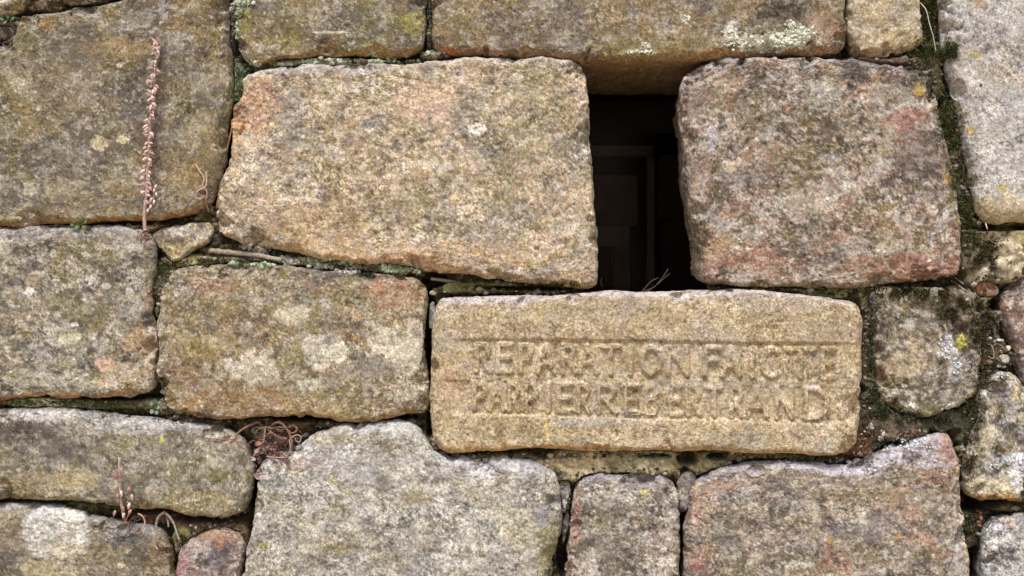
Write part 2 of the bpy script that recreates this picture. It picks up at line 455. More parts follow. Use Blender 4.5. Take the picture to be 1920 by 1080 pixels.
stone("lintel_stone", "long brown lintel over the dark opening, with a crust of pale lichen at its right",
      [(810, -260), (808, 0), (806, 60), (811, 90), (832, 103), (900, 106), (960, 107), (1030, 107), (1070, 112), (1140, 114), (1200, 115), (1260, 114), (1330, 112), (1370, 107), (1420, 102), (1500, 103),
       (1560, 104), (1582, 98), (1589, 80), (1590, 0), (1589, -260)],
      (148, 126, 90), [((116, 104, 88), 90, .4, .5, .6), ((134, 122, 66), 50, .25, .4, .5), ((172, 160, 130), 14, .22, .3, .5), ((112, 104, 102), 60, .25, .5, .5)], 3, gr=0.6, alb=0.8,
      w=(20, 26, 16, 14), h=34, depth=400, taper=0.0, front=2,
      patches=[(1470, 80, 62, 16, (196, 198, 176), .65, 1.2, 2.5), (1500, 62, 26, 16, (196, 198, 176), .7, 1.2, 2), (1412, 82, 40, 13, (200, 202, 178), .85, 1.4, 2), (1368, 60, 12, 16, (196, 194, 172), .7, 1.2), (1285, 40, 9, 6, WHT, .8, 1), (1210, 90, 9, 7, WHT, .8, 1),
               (1180, 100, 46, 5, (184, 188, 140), .7, 1.2), (1455, 22, 44, 20, (58, 50, 42), .85, .9), (1250, 96, 150, 24, (122, 108, 52), .5, .6), (1545, 50, 34, 40, (158, 118, 82), .5, .6), (845, 98, 14, 8, (196, 110, 60), .6),
               (1335, 100, 40, 8, (170, 124, 64), .5)],
      lowedge=((150, 104, 58), .8, 0), group=G_)

stone("rubble_stone", "small pale buff broken stone high up between the lintel and the tall grey stone",
      [(1594, -260), (1593, 0), (1590, 40), (1594, 80), (1604, 103), (1640, 108), (1690, 104), (1722, 92), (1737, 76), (1736, 40), (1731, 12), (1722, -30), (1715, -260)],
      (190, 176, 144), [((168, 148, 104), 50, .35, .5, .6), ((204, 194, 170), 24, .3, .3, .6), ((150, 140, 132), 30, .15, .3, .5)], 4, gr=0.25, w=(14, 34, 30, 14), h=34, front=-8,
      amp=(12, 9, 2.2, .8), patches=[(1690, 76, 40, 22, (156, 134, 84), .8, .5), (1606, 60, 12, 80, (150, 136, 118), .6, .3), (1650, 96, 30, 12, (150, 110, 72), .6)], lowedge=((150, 128, 80), .5, 0), group=G_)

stone("granite_block", "tall light grey stone at the right edge, freckled with dark grey",
      [(1764, -260), (1767, 0), (1771, 80), (1778, 140), (1790, 185), (1800, 235), (1810, 300), (1819, 350), (1832, 392), (1848, 413), (1880, 418), (1930, 411), (2230, 400), (2230, -260)],
      (176, 171, 162), [((150, 146, 142), 60, .4, .5, .6), ((196, 192, 184), 18, .3, .3, .6), ((118, 116, 118), 12, .14, .25, .7), ((170, 152, 120), 50, .15, .4, .5), ((210, 206, 198), 7, .15, .25, .5)], 5, gr=0.3,
      w=(14, 60, 30, 14), h=40, front=0, amp=(9, 3, 1.3, .7),
      patches=[(1817, 245, 8, 9, YEL, .95, .7, 1.5), (1875, 355, 10, 7, (170, 160, 60), .8, .7), (1834, 13, 8, 5, (190, 130, 70), .7), (1820, 105, 14, 10, (178, 158, 80), .6, .8), (1905, 264, 8, 8, BLK, .8, .3), (1870, 400, 90, 34, (178, 162, 118), .75, .5), (1798, 30, 8, 6, (90, 88, 88), .7),
               (1805, 80, 6, 6, (96, 94, 92), .7), (1790, 16, 4, 4, (80, 80, 80), .7), (1890, 190, 24, 20, (146, 148, 152), .5), (1836, 162, 3, 3, BLK, .9, .2)], lowedge=((150, 138, 96), .5, 0), mott=.9, group=G_)

stone("sandstone_block", "large pinkish buff block immediately left of the dark opening",
      [(452, 152), (462, 139), (490, 133), (530, 128), (580, 123), (640, 121), (700, 119), (740, 115), (790, 111), (860, 108), (960, 106), (1020, 104), (1062, 108), (1088, 122), (1101, 145), (1105, 200), (1109, 280), (1113, 350), (1117, 420), (1121, 480),
       (1123, 520), (1117, 535), (1098, 541), (1050, 537), (1000, 531), (940, 525), (880, 515), (830, 511), (800, 508), (768, 500), (735, 495), (690, 496), (630, 488), (596, 485), (572, 474), (545, 468), (500, 462), (460, 455), (420, 440), (408, 425), (409, 380), (414, 340),
       (424, 312), (434, 290), (432, 250), (435, 200), (448, 190), (455, 172)],
      (176, 154, 118), [((148, 130, 94), 70, .4, .5, .55), ((192, 168, 142), 30, .3, .3, .6), ((126, 116, 70), 55, .3, .4, .6), ((196, 184, 158), 10, .26, .25, .7), ((118, 106, 96), 22, .16, .3, .55), ((206, 184, 156), 5, .2, .25, .6), ((134, 130, 124), 60, .16, .4, .5)], 6, gr=0.6,
      w=(22, 22, 20, 12), h=32, depth=400, taper=0.0, front=0, amp=(8, 4.5, 2.6, 1.1), grain=.23,
      patches=[(895, 245, 16, 12, (214, 206, 190), .95, .5, 1.5), (690, 236, 12, 7, (130, 124, 132), .8), (695, 243, 7, 5, (210, 196, 186), .8), (852, 370, 8, 6, (216, 190, 130), .8), (782, 426, 8, 7, (206, 190, 140), .8), (895, 475, 7, 6, YEL, .85, .6),
               (738, 242, 6, 6, (200, 180, 150), .8), (560, 500, 260, 30, (172, 134, 90), .3, .6), (800, 480, 260, 26, (184, 148, 104), .4, .6), (600, 430, 110, 40, (164, 128, 76), .45, .7), (800, 190, 60, 34, (196, 164, 136), .55, .8), (480, 200, 40, 44, (186, 134, 104), .5, .8), (440, 250, 26, 40, (196, 148, 76), .45, .8),
               (640, 130, 150, 9, (150, 146, 146), .6, .8), (980, 115, 90, 9, (168, 158, 146), .6, .8), (990, 250, 80, 120, (128, 120, 74), .3, .9), (1060, 520, 50, 14, (120, 92, 40), .5, .8)],
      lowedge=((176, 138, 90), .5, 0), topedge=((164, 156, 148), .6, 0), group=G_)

stone("sandstone_block", "squarish red-tinged block with yellow lichen spots, right of the dark opening",
      [(1277, 170), (1282, 150), (1294, 136), (1320, 122), (1350, 113), (1400, 108), (1450, 105), (1500, 103), (1560, 106), (1640, 113), (1700, 119), (1736, 132), (1750, 152), (1757, 185), (1766, 230), (1780, 275), (1792, 320), (1799, 360), (1804, 410), (1808, 460), (1806, 508),
       (1792, 522), (1740, 528), (1690, 531), (1640, 533), (1540, 540), (1450, 540), (1400, 537), (1340, 533), (1319, 522), (1312, 500), (1314, 470), (1305, 440), (1297, 390), (1289, 330), (1283, 260), (1278, 205)],
      (166, 136, 110), [((116, 100, 80), 80, .36, .5, .6), ((156, 118, 98), 60, .3, .4, .5), ((120, 110, 64), 50, .28, .4, .6), ((192, 180, 160), 12, .24, .25, .7), ((98, 88, 88), 34, .22, .35, .6), ((186, 178, 166), 34, .14, .3, .5), ((200, 186, 168), 5, .16, .25, .6)], 7, alb=0.78,
      w=(26, 14, 30, 16), h=36, depth=210, taper=0.06, front=2, amp=(8, 5, 2.8, 1.2), grain=.23,
      patches=[(1718, 170, 12, 11, YEL, 1, .7, 2), (1776, 265, 8, 6, (190, 140, 40), .9, .7), (1774, 338, 9, 10, (190, 152, 44), .9, .8), (1768, 322, 5, 6, YEL, .8, .7), (1798, 409, 8, 7, (176, 156, 60), .8, .6), (1362, 312, 13, 11, (168, 154, 132), .85, .4), (1745, 395, 11, 9, (186, 178, 158), .8, .4),
               (1770, 400, 6, 9, WHT, .7, .7), (1735, 195, 10, 10, (168, 160, 142), .8, .3), (1740, 238, 9, 8, (170, 164, 150), .8, .3), (1600, 140, 26, 20, (66, 58, 54), .8, 1.1), (1580, 116, 40, 9, (112, 100, 104), .6, 1), (1400, 490, 90, 26, (166, 116, 92), .45, .9), (1720, 500, 100, 26, (150, 92, 80), .5, 1), (1700, 230, 34, 30, (160, 96, 80), .5, .9),
               (1330, 260, 12, 26, (168, 166, 170), .7, .9), (1304, 200, 22, 60, (160, 140, 130), .5, .9), (1310, 330, 22, 50, (156, 134, 130), .4, .9), (1500, 380, 80, 30, (184, 174, 158), .4, 1.2), (1735, 300, 60, 50, (104, 86, 84), .5, 1), (1660, 340, 20, 12, (58, 50, 46), .6, 1), (1725, 500, 12, 4, (60, 54, 50), .8), (1739, 488, 4, 4, (220, 220, 205), .8),
               (1350, 460, 30, 24, (166, 128, 72), .6, .8), (1660, 430, 24, 40, (156, 128, 74), .4, .9), (1735, 142, 42, 24, (66, 56, 42), .8, 1), (1768, 225, 14, 40, (70, 62, 44), .7, 1.1), (1640, 118, 60, 10, (80, 70, 60), .7, 1.1), (1560, 240, 40, 14, (96, 84, 70), .5, 1.2), (1400, 210, 60, 24, (112, 100, 62), .5, 1.1), (1520, 450, 50, 24, (104, 92, 76), .45, 1.2), (1430, 340, 50, 30, (100, 88, 80), .4, 1.3), (1432, 272, 4, 5, BLK, .8)],
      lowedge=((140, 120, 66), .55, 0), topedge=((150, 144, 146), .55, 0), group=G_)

stone("sandstone_block", "grey and olive mottled block at the left edge, under the big brown block",
      [(-300, 432), (0, 430), (60, 423), (150, 421), (230, 424), (268, 430), (282, 448), (288, 480), (292, 510), (288, 545), (287, 590), (292, 620), (293, 660), (290, 700), (291, 732), (270, 742), (180, 742), (100, 745), (0, 750), (-300, 754)],
      (156, 144, 116), [((122, 114, 98), 70, .4, .5, .6), ((126, 116, 64), 45, .32, .4, .65), ((184, 176, 154), 22, .28, .3, .65), ((92, 86, 82), 26, .16, .3, .65), ((180, 158, 128), 40, .14, .35, .45), ((190, 182, 160), 7, .16, .25, .5)], 8, alb=0.86,
      w=(30, 18, 16, 16), h=30, amp=(7, 4.5, 2.0, .9), grain=.22,
      patches=[(60, 547, 10, 9, (206, 198, 190), .9, .5), (137, 635, 20, 18, (178, 172, 138), .9, .5), (142, 608, 7, 4, (225, 222, 210), .9, .6), (200, 682, 22, 12, (204, 166, 140), .75, .8), (262, 640, 30, 24, (170, 132, 84), .6, .9), (20, 625, 16, 8, (84, 80, 80), .8, .9), (235, 460, 40, 14, (184, 178, 168), .6, 1), (208, 455, 8, 5, BLK, .8), (40, 442, 20, 8, (72, 66, 60), .7, 1),
               (97, 450, 5, 5, BLK, .8), (170, 590, 40, 26, (112, 104, 46), .5, .8), (280, 555, 10, 14, (150, 116, 94), .6, .8), (150, 440, 160, 12, (140, 134, 134), .5, .8), (235, 700, 50, 24, (190, 164, 124), .5, 1), (100, 660, 60, 12, (104, 98, 96), .5, 1), (90, 480, 26, 14, (184, 174, 158), .5, 1)],
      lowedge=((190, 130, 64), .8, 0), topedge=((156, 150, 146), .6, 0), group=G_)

stone("rubble_stone", "small wedge-shaped stone in the joint beside the foot of the tall dried spike",
      [(279, 440), (300, 427), (350, 418), (388, 415), (399, 424), (400, 440), (388, 458), (362, 468), (344, 485), (330, 491), (312, 489), (300, 478), (290, 458)],
      (164, 150, 108), [((136, 122, 84), 30, .35, .4, .6), ((176, 170, 160), 30, .3, .4, .6), ((196, 186, 150), 8, .15, .3, .5)], 9, alb=0.95, w=(26, 12, 10, 9), h=26, front=-8, amp=(3, 4, 1.8, .7), taper=.1, depth=60,
      patches=[(350, 434, 44, 9, (170, 164, 158), .6, .5), (378, 424, 8, 6, (84, 80, 78), .6), (320, 470, 20, 14, (160, 142, 86), .6)], lowedge=((140, 124, 70), .5, 0), wob=2.4)

stone("sandstone_block", "block with broad pale lichen blotches, immediately left of the carved stone",
      [(330, 505), (360, 500), (420, 494), (470, 490), (540, 494), (580, 500), (660, 505), (740, 512), (784, 520), (798, 536), (801, 570), (799, 620), (797, 660), (801, 700), (804, 745), (799, 771), (770, 777), (745, 778), (715, 785), (690, 790), (660, 793), (630, 791), (600, 783), (580, 781), (555, 783), (520, 781),
       (480, 787), (440, 790), (400, 789), (352, 783), (325, 774), (308, 760), (296, 738), (292, 710), (293, 680), (296, 655), (292, 625), (291, 605), (297, 580), (300, 552), (312, 530)],
      (150, 130, 92), [((120, 106, 74), 70, .4, .5, .6), ((128, 118, 62), 40, .28, .4, .6), ((178, 168, 144), 14, .2, .3, .6), ((156, 124, 92), 50, .16, .4, .45), ((104, 94, 88), 24, .14, .3, .6), ((188, 176, 150), 5, .16, .25, .5)], 10, gr=0.55, alb=0.92,
      w=(22, 24, 16, 16), h=32, amp=(9, 5, 2.4, 1), grain=.22,
      patches=[(478, 692, 54, 30, (184, 176, 156), .85, 1), (612, 662, 38, 30, (186, 180, 160), .85, 1), (745, 640, 58, 34, (190, 182, 160), .9, .7), (550, 592, 34, 22, (180, 172, 144), .75, .8), (770, 690, 32, 50, (180, 172, 148), .6, 1), (700, 690, 50, 22, (134, 128, 122), .6, 1), (620, 640, 14, 9, (130, 128, 122), .7),
               (447, 627, 6, 5, BLK, .9, .5), (465, 628, 5, 4, BLK, .9, .5), (500, 629, 7, 5, BLK, .9, .5), (352, 605, 8, 5, BLK, .7), (312, 609, 5, 5, BLK, .7), (350, 677, 12, 9, (62, 56, 50), .85, .7), (371, 689, 8, 5, (62, 56, 50), .85), (418, 519, 6, 6, (70, 60, 56), .8), (390, 705, 4, 4, (66, 58, 50), .7), (402, 752, 6, 5, (84, 72, 60), .6),
               (600, 516, 60, 12, (92, 82, 80), .7, 1), (700, 518, 34, 7, (70, 64, 56), .8, .9), (560, 535, 40, 14, (150, 132, 120), .5, .9), (712, 538, 12, 8, (196, 120, 96), .7, .8), (740, 550, 50, 34, (158, 110, 80), .5, .9), (350, 700, 40, 30, (154, 120, 82), .5, .9), (390, 650, 60, 26, (150, 128, 60), .55, .9), (430, 750, 100, 24, (146, 112, 60), .5, .9),
               (585, 720, 26, 10, (196, 196, 172), .6, 1.2), (600, 760, 70, 20, (150, 132, 84), .5, .9), (400, 540, 50, 12, (164, 126, 96), .5, .9)],
      lowedge=((168, 124, 58), .7, 0), topedge=((130, 118, 112), .5, 0), group=G_)

KT = [((156, 134, 92), 60, .4, .5, .55), ((186, 166, 124), 30, .28, .4, .5), ((146, 128, 86), 24, .25, .3, .5), ((196, 178, 138), 6, .2, .25, .5), ((124, 108, 80), 7, .12, .25, .55), ((170, 160, 148), 60, .14, .5, .4)]
stone("inscribed_stone", "long honey-coloured stone with two worn lines of raised old French lettering",
      [(817, 575), (826, 560), (850, 556), (900, 556), (960, 556), (1013, 554), (1060, 551), (1110, 547), (1150, 545), (1220, 546), (1280, 544), (1340, 543), (1380, 542), (1440, 545), (1500, 552), (1550, 559), (1596, 566), (1611, 577), (1616, 600), (1619, 660), (1616, 710), (1612, 750), (1610, 795),
       (1602, 828), (1588, 846), (1560, 853), (1500, 851), (1440, 850), (1400, 848), (1330, 846), (1250, 847), (1150, 846), (1060, 845), (1010, 841), (960, 844), (930, 848), (880, 847), (840, 851), (822, 842), (810, 824), (806, 780), (806, 730), (808, 690), (810, 640), (812, 600)],
      (178, 161, 130), KT, 11, w=(18, 22, 20, 24), h=32, depth=340, taper=0.02, front=8, amp=(4, 2.0, 1.0, .7), step=1.5, relief=inscription, grain=.2,
      speck=[((80, 70, 54), 6, .05, .25, .6), ((212, 196, 160), 5, .06, .25, .6)],
      patches=[(1014, 575, 4, 30, (176, 164, 100), .6, .6, 1), (1024, 800, 6, 34, (188, 160, 92), .7, .6, 2), (1013, 556, 5, 4, (70, 66, 84), .8), (920, 562, 110, 10, (160, 152, 150), .7, .6), (1300, 552, 300, 8, (166, 158, 148), .7, .6), (1470, 570, 90, 16, (170, 158, 146), .5, .7),  # grey strips along the top edge: sky light on the bevel, painted in
               (880, 610, 40, 14, (126, 112, 88), .5, 1), (850, 725, 30, 40, (190, 156, 124), .45, .9), (900, 812, 14, 10, (118, 98, 70), .5, 1), (935, 815, 8, 16, (130, 100, 66), .5, 1), (1040, 840, 220, 10, (186, 146, 84), .5, .8), (1405, 822, 5, 5, (100, 88, 70), .7),
               (1100, 790, 80, 8, (160, 156, 156), .5, .8), (1350, 722, 160, 18, (158, 150, 136), .35, .9), (1513, 783, 4, 3, (220, 206, 180), .8), (1520, 727, 14, 4, (180, 178, 190), .6)],  # grey strips at the lettering ledges: sky light from above, painted in
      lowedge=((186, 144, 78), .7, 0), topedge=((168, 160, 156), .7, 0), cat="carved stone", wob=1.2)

stone("rubble_stone", "rounded mossy stone flecked with white and yellow lichen, right of the carved stone",
      [(1630, 556), (1636, 544), (1660, 539), (1700, 537), (1765, 537), (1824, 540), (1836, 552), (1842, 600), (1846, 650), (1848, 700), (1840, 738), (1812, 762), (1765, 778), (1740, 785), (1700, 779), (1664, 762), (1646, 735), (1640, 690), (1634, 640)],
      (150, 134, 104), [((108, 96, 78), 50, .4, .4, .65), ((182, 172, 146), 18, .3, .3, .65), ((74, 62, 42), 34, .22, .35, .7), ((112, 100, 92), 26, .2, .3, .6), ((198, 190, 168), 6, .18, .25, .6)], 12, alb=0.8,
      w=(30, 24, 24, 26), h=36, front=-6, amp=(8, 8, 3.4, 1.4), grain=.23,
      patches=[(1815, 620, 26, 70, (70, 62, 46), .75, 1), (1775, 650, 16, 30, (196, 196, 196), .55, 1.5, 1.5), (1790, 685, 22, 34, (180, 180, 178), .45, 1.5, 1.5), (1802, 640, 10, 12, (178, 172, 40), .95, .9, 1), (1770, 685, 6, 8, (184, 150, 40), .8), (1765, 700, 10, 34, (64, 54, 44), .85, .8), (1780, 575, 34, 46, (62, 50, 32), .85, .9), (1730, 555, 70, 16, (68, 62, 34), .8, .9), (1710, 765, 14, 9, (214, 214, 205), .9, 1.1, 1), (1782, 765, 12, 8, (206, 206, 206), .8, 1.1),
               (1700, 680, 30, 30, (178, 160, 124), .6, 1), (1660, 640, 14, 50, (90, 74, 60), .6, 1), (1720, 770, 60, 14, (108, 116, 56), .5, 1), (1700, 610, 14, 12, (204, 200, 190), .6, 1.2), (1652, 705, 14, 20, (160, 116, 84), .6)], lowedge=((120, 116, 66), .6, 0), group=G_)

stone("sandstone_block", "long rounded grey-olive stone low at the left with the short dried spike on it",
      [(-300, 770), (0, 769), (60, 766), (150, 770), (230, 779), (300, 786), (370, 792), (425, 802), (455, 822), (474, 850), (481, 885), (474, 925), (458, 958), (440, 970), (418, 977), (380, 972), (330, 962), (300, 956), (260, 954), (210, 948), (150, 940), (60, 938), (0, 935), (-300, 934)],
      (148, 138, 110), [((120, 112, 94), 70, .4, .5, .6), ((124, 116, 66), 46, .32, .4, .6), ((178, 170, 148), 18, .22, .3, .6), ((178, 172, 160), 5, .2, .25, .5), ((104, 98, 92), 30, .18, .35, .5)], 13, gr=0.7, alb=0.84,
      w=(44, 26, 16, 24), h=38, amp=(7, 4, 2, .9), grain=.22,
      patches=[(50, 815, 110, 36, (84, 76, 72), .6, 1.3), (30, 800, 60, 16, (60, 54, 52), .6, 1.4), (190, 793, 12, 5, BLK, .85, 1), (208, 798, 8, 5, BLK, .85, 1), (130, 850, 60, 26, (92, 86, 84), .5, 1.2), (150, 895, 46, 24, (168, 156, 118), .6, .8), (307, 820, 4, 6, (190, 186, 40), 1, .7), (309, 832, 4, 7, (96, 92, 84), .7),
               (260, 800, 110, 14, (168, 166, 164), .6, .9), (420, 840, 40, 34, (166, 160, 142), .5, .9), (435, 941, 7, 5, (206, 196, 160), .8), (60, 905, 80, 22, (160, 138, 96), .5, .9), (380, 940, 80, 22, (168, 152, 96), .5, .9), (90, 780, 60, 10, (184, 178, 172), .6, 1.1), (440, 820, 24, 16, (156, 140, 116), .6, .8)],
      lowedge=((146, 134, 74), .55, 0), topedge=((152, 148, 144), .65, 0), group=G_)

stone("sandstone_block", "stone at the lower left corner with one big round pale lichen disc",
      [(-300, 948), (0, 945), (50, 943), (110, 951), (160, 962), (220, 975), (280, 986), (312, 1004), (326, 1035), (328, 1075), (326, 1390), (-300, 1390)],
      (150, 136, 108), [((118, 110, 96), 60, .4, .5, .6), ((122, 112, 62), 40, .25, .4, .6), ((176, 166, 140), 18, .25, .3, .6), ((98, 92, 90), 26, .2, .35, .6)], 14, gr=0.45, alb=0.76, w=(34, 18, 16, 20), h=32, amp=(8, 5, 2.2, 1), grain=.22,
      patches=[(105, 998, 66, 52, (180, 178, 168), 1.2, .22, 2.5), (70, 975, 26, 20, (170, 168, 164), .7, .4), (130, 1030, 34, 16, (182, 172, 136), .6, .6), (240, 1010, 34, 8, (92, 90, 94), .8, 1), (215, 1020, 10, 6, (90, 88, 90), .8), (230, 1058, 7, 6, (206, 190, 150), .7), (300, 1040, 22, 60, (140, 106, 76), .5, .8), (100, 1066, 60, 16, (180, 166, 128), .6, .9), (280, 1050, 40, 16, (104, 90, 60), .5, 1)],
      topedge=((150, 144, 144), .6, 0), group=G_)

stone("rubble_stone", "small purplish pink rounded stone at the bottom, left of the biggest pale grey stone",
      [(335, 1030), (352, 1012), (380, 1000), (415, 990), (448, 1000), (462, 1022), (458, 1050), (450, 1080), (446, 1390), (322, 1390), (326, 1075), (329, 1050)],
      (160, 138, 126), [((130, 108, 100), 40, .4, .4, .6), ((180, 162, 150), 16, .3, .3, .6), ((96, 86, 90), 22, .2, .3, .65)], 15, alb=0.8, w=(34, 18, 26, 16), h=36, front=-6, amp=(6, 5, 2, .9),
      patches=[(410, 1050, 24, 30, (84, 78, 88), .75, .7), (412, 1016, 10, 14, (180, 130, 96), .7, .7), (340, 1065, 14, 30, (170, 110, 116), .6, .8), (420, 1005, 50, 12, (150, 112, 78), .6, .8), (390, 1060, 7, 6, (96, 84, 88), .7)], topedge=((150, 126, 96), .4, 0), group=G_)

stone("granite_block", "biggest pale grey stone at the bottom, with a raised hump on its top edge",
      [(482, 890), (490, 868), (510, 856), (545, 846), (570, 830), (595, 810), (630, 800), (700, 793), (750, 791), (778, 795), (790, 812), (797, 826), (812, 842), (836, 854), (868, 858), (910, 860), (950, 860), (988, 863), (1018, 872), (1038, 890), (1049, 920), (1053, 960), (1050, 1000), (1042, 1040), (1036, 1080), (1032, 1390),
       (440, 1390), (452, 1080), (461, 1040), (472, 1000), (476, 960), (479, 925)],
      (172, 169, 158), [((144, 142, 134), 70, .4, .5, .6), ((128, 118, 70), 34, .2, .3, .6), ((190, 186, 172), 20, .3, .3, .6), ((186, 174, 136), 60, .2, .4, .5), ((108, 106, 104), 22, .13, .3, .65), ((198, 192, 178), 5, .26, .25, .55), ((112, 106, 92), 6, .14, .25, .55)], 16, gr=0.55,
      w=(40, 24, 20, 46), h=42, amp=(10, 6, 2.4, 1.1), grain=.23,
      patches=[(560, 868, 36, 12, (140, 104, 88), .75, .8), (870, 879, 12, 9, (92, 90, 92), .85, .6), (710, 858, 10, 7, (130, 124, 44), .7), (630, 898, 14, 9, (134, 126, 50), .7), (947, 885, 9, 8, (134, 128, 60), .7), (785, 932, 24, 12, (128, 112, 50), .7, .8), (490, 1017, 16, 12, (128, 120, 46), .7, .8), (640, 1026, 34, 10, (120, 108, 46), .7, .7), (530, 905, 26, 16, (138, 140, 140), .6, .9),
               (1020, 960, 24, 22, (112, 108, 112), .7, .9), (1012, 1000, 12, 8, (96, 96, 96), .7), (1035, 1040, 30, 70, (132, 126, 72), .75, .5), (740, 1072, 6, 4, (214, 206, 186), .9), (860, 1008, 14, 8, (100, 96, 92), .6), (755, 985, 10, 10, (112, 106, 96), .6), (640, 860, 130, 34, (172, 172, 170), .4, .9), (900, 880, 90, 18, (172, 172, 176), .5, .9), (620, 818, 60, 16, (150, 132, 96), .6, .7), (1000, 875, 30, 14, (120, 110, 112), .5, .8),
               (660, 1060, 14, 8, (120, 120, 122), .7), (825, 935, 6, 4, (214, 210, 200), .8), (555, 955, 20, 12, (120, 116, 90), .5, 1), (760, 880, 12, 18, (196, 190, 170), .4)],
      topedge=((172, 172, 174), .7, 0), mott=1.2, group=G_)

stone("sandstone_block", "narrow upright purplish grey block at the bottom, under the carved stone",
      [(1082, 905), (1096, 893), (1120, 889), (1160, 888), (1205, 889), (1245, 893), (1262, 906), (1272, 930), (1276, 975), (1277, 1020), (1279, 1080), (1280, 1390), (1055, 1390), (1058, 1080), (1064, 1020), (1070, 970), (1076, 930)],
      (152, 138, 122), [((118, 106, 98), 50, .4, .4, .6), ((184, 174, 156), 14, .3, .3, .65), ((96, 88, 88), 22, .22, .3, .65), ((126, 112, 78), 40, .2, .4, .5), ((200, 190, 172), 5, .2, .25, .6)], 17, alb=0.9, w=(24, 16, 18, 10), h=30, front=-4, amp=(7, 5, 2.6, 1.1), grain=.23,
      patches=[(1207, 922, 7, 5, (184, 180, 60), .85, .8), (1080, 975, 10, 50, (178, 130, 118), .6, .9), (1150, 960, 26, 20, (98, 92, 92), .6, 1), (1160, 900, 90, 9, (126, 120, 124), .6, .8), (1150, 1040, 20, 30, (104, 92, 84), .5, 1), (1065, 1060, 10, 30, (176, 120, 112), .5), (1140, 930, 40, 14, (180, 176, 166), .5, 1)],
      topedge=((134, 126, 130), .6, 0), group=G_)

stone("rubble_stone", "smooth grey stone wedged between the narrow block and the orange-spotted block",
      [(1272, 900), (1286, 888), (1304, 886), (1312, 900), (1306, 930), (1292, 962), (1280, 968), (1274, 940)],
      (140, 132, 124), [((118, 112, 112), 20, .4, .4, .6), ((160, 152, 142), 10, .3, .3, .5)], 18, w=(8, 8, 8, 8), h=16, front=-26, amp=(2, 3, 1.5, .5), depth=40, wob=1.5)

stone("sandstone_block", "large purplish brown block at the bottom right with two orange lichen spots",
      [(1296, 945), (1292, 925), (1302, 905), (1320, 888), (1345, 878), (1380, 870), (1430, 866), (1480, 864), (1528, 868), (1548, 872), (1570, 873), (1600, 866), (1640, 852), (1676, 838), (1712, 826), (1748, 817), (1776, 816), (1787, 824), (1793, 846), (1802, 875), (1803, 920), (1809, 965), (1813, 1030), (1815, 1080), (1816, 1390),
       (1292, 1390), (1290, 1080), (1285, 1030), (1284, 985)],
      (156, 138, 118), [((118, 106, 94), 70, .42, .5, .65), ((184, 172, 150), 18, .3, .3, .6), ((98, 90, 90), 24, .24, .3, .65), ((124, 110, 70), 50, .25, .4, .5), ((198, 186, 164), 5, .22, .25, .6), ((172, 128, 104), 60, .12, .4, .5)], 19, gr=0.8, alb=0.86,
      w=(36, 24, 26, 14), h=36, amp=(9, 5, 2.8, 1.2), grain=.23,
      patches=[(1555, 1010, 6.5, 10, (176, 134, 46), .9, 1, 1.5), (1681, 1006, 6.5, 9, (178, 126, 44), .9, 1, 1.5), (1812, 1035, 8, 18, (176, 168, 50), .8, .5), (1700, 850, 90, 22, (184, 180, 190), .65, 1.3), (1600, 880, 70, 12, (182, 178, 184), .6, 1.2), (1510, 872, 50, 8, (176, 172, 180), .6, 1), (1705, 855, 18, 11, (92, 86, 84), .85, .8), (1665, 830, 14, 9, (98, 92, 92), .8, .8), (1620, 875, 20, 7, (84, 76, 74), .8, .9), (1450, 905, 20, 14, (108, 98, 96), .6, .9),
               (1505, 925, 20, 14, (100, 92, 92), .6, .9), (1520, 950, 16, 14, (186, 176, 154), .6, 1), (1600, 965, 24, 16, (184, 172, 148), .55, 1.2), (1360, 935, 16, 10, (96, 90, 92), .7), (1640, 990, 50, 30, (108, 102, 108), .5, 1.1), (1780, 830, 26, 50, (172, 128, 98), .7, .8), (1300, 950, 18, 40, (176, 130, 112), .5, .9), (1490, 1055, 26, 7, (196, 192, 180), .6, 1.2), (1640, 925, 120, 12, (132, 116, 80), .5, .8), (1800, 1050, 24, 50, (176, 174, 166), .5, 1.4),
               (1310, 1050, 20, 30, (168, 112, 98), .5, 1), (1570, 1000, 20, 10, (114, 108, 110), .5), (1360, 1010, 26, 12, (108, 100, 100), .6, 1)],
      topedge=((166, 162, 168), .6, 0), mott=1.2, group=G_)

stone("granite_block", "bluish grey stone at the bottom right corner of the wall",
      [(1847, 1000), (1852, 984), (1868, 970), (1890, 966), (1930, 963), (2230, 960), (2230, 1390), (1842, 1390), (1845, 1080), (1844, 1035)],
      (160, 157, 154), [((128, 126, 130), 40, .4, .4, .6), ((190, 188, 186), 12, .34, .3, .65), ((108, 98, 90), 24, .2, .35, .6), ((204, 202, 204), 5, .22, .25, .6)], 20, alb=0.95, w=(22, 16, 16, 16), h=34, amp=(6, 4, 2.2, 1), grain=.28,
      patches=[(1865, 1040, 18, 14, (116, 102, 88), .6, 1), (1893, 978, 12, 8, (168, 136, 96), .6, .9)], group=G_)

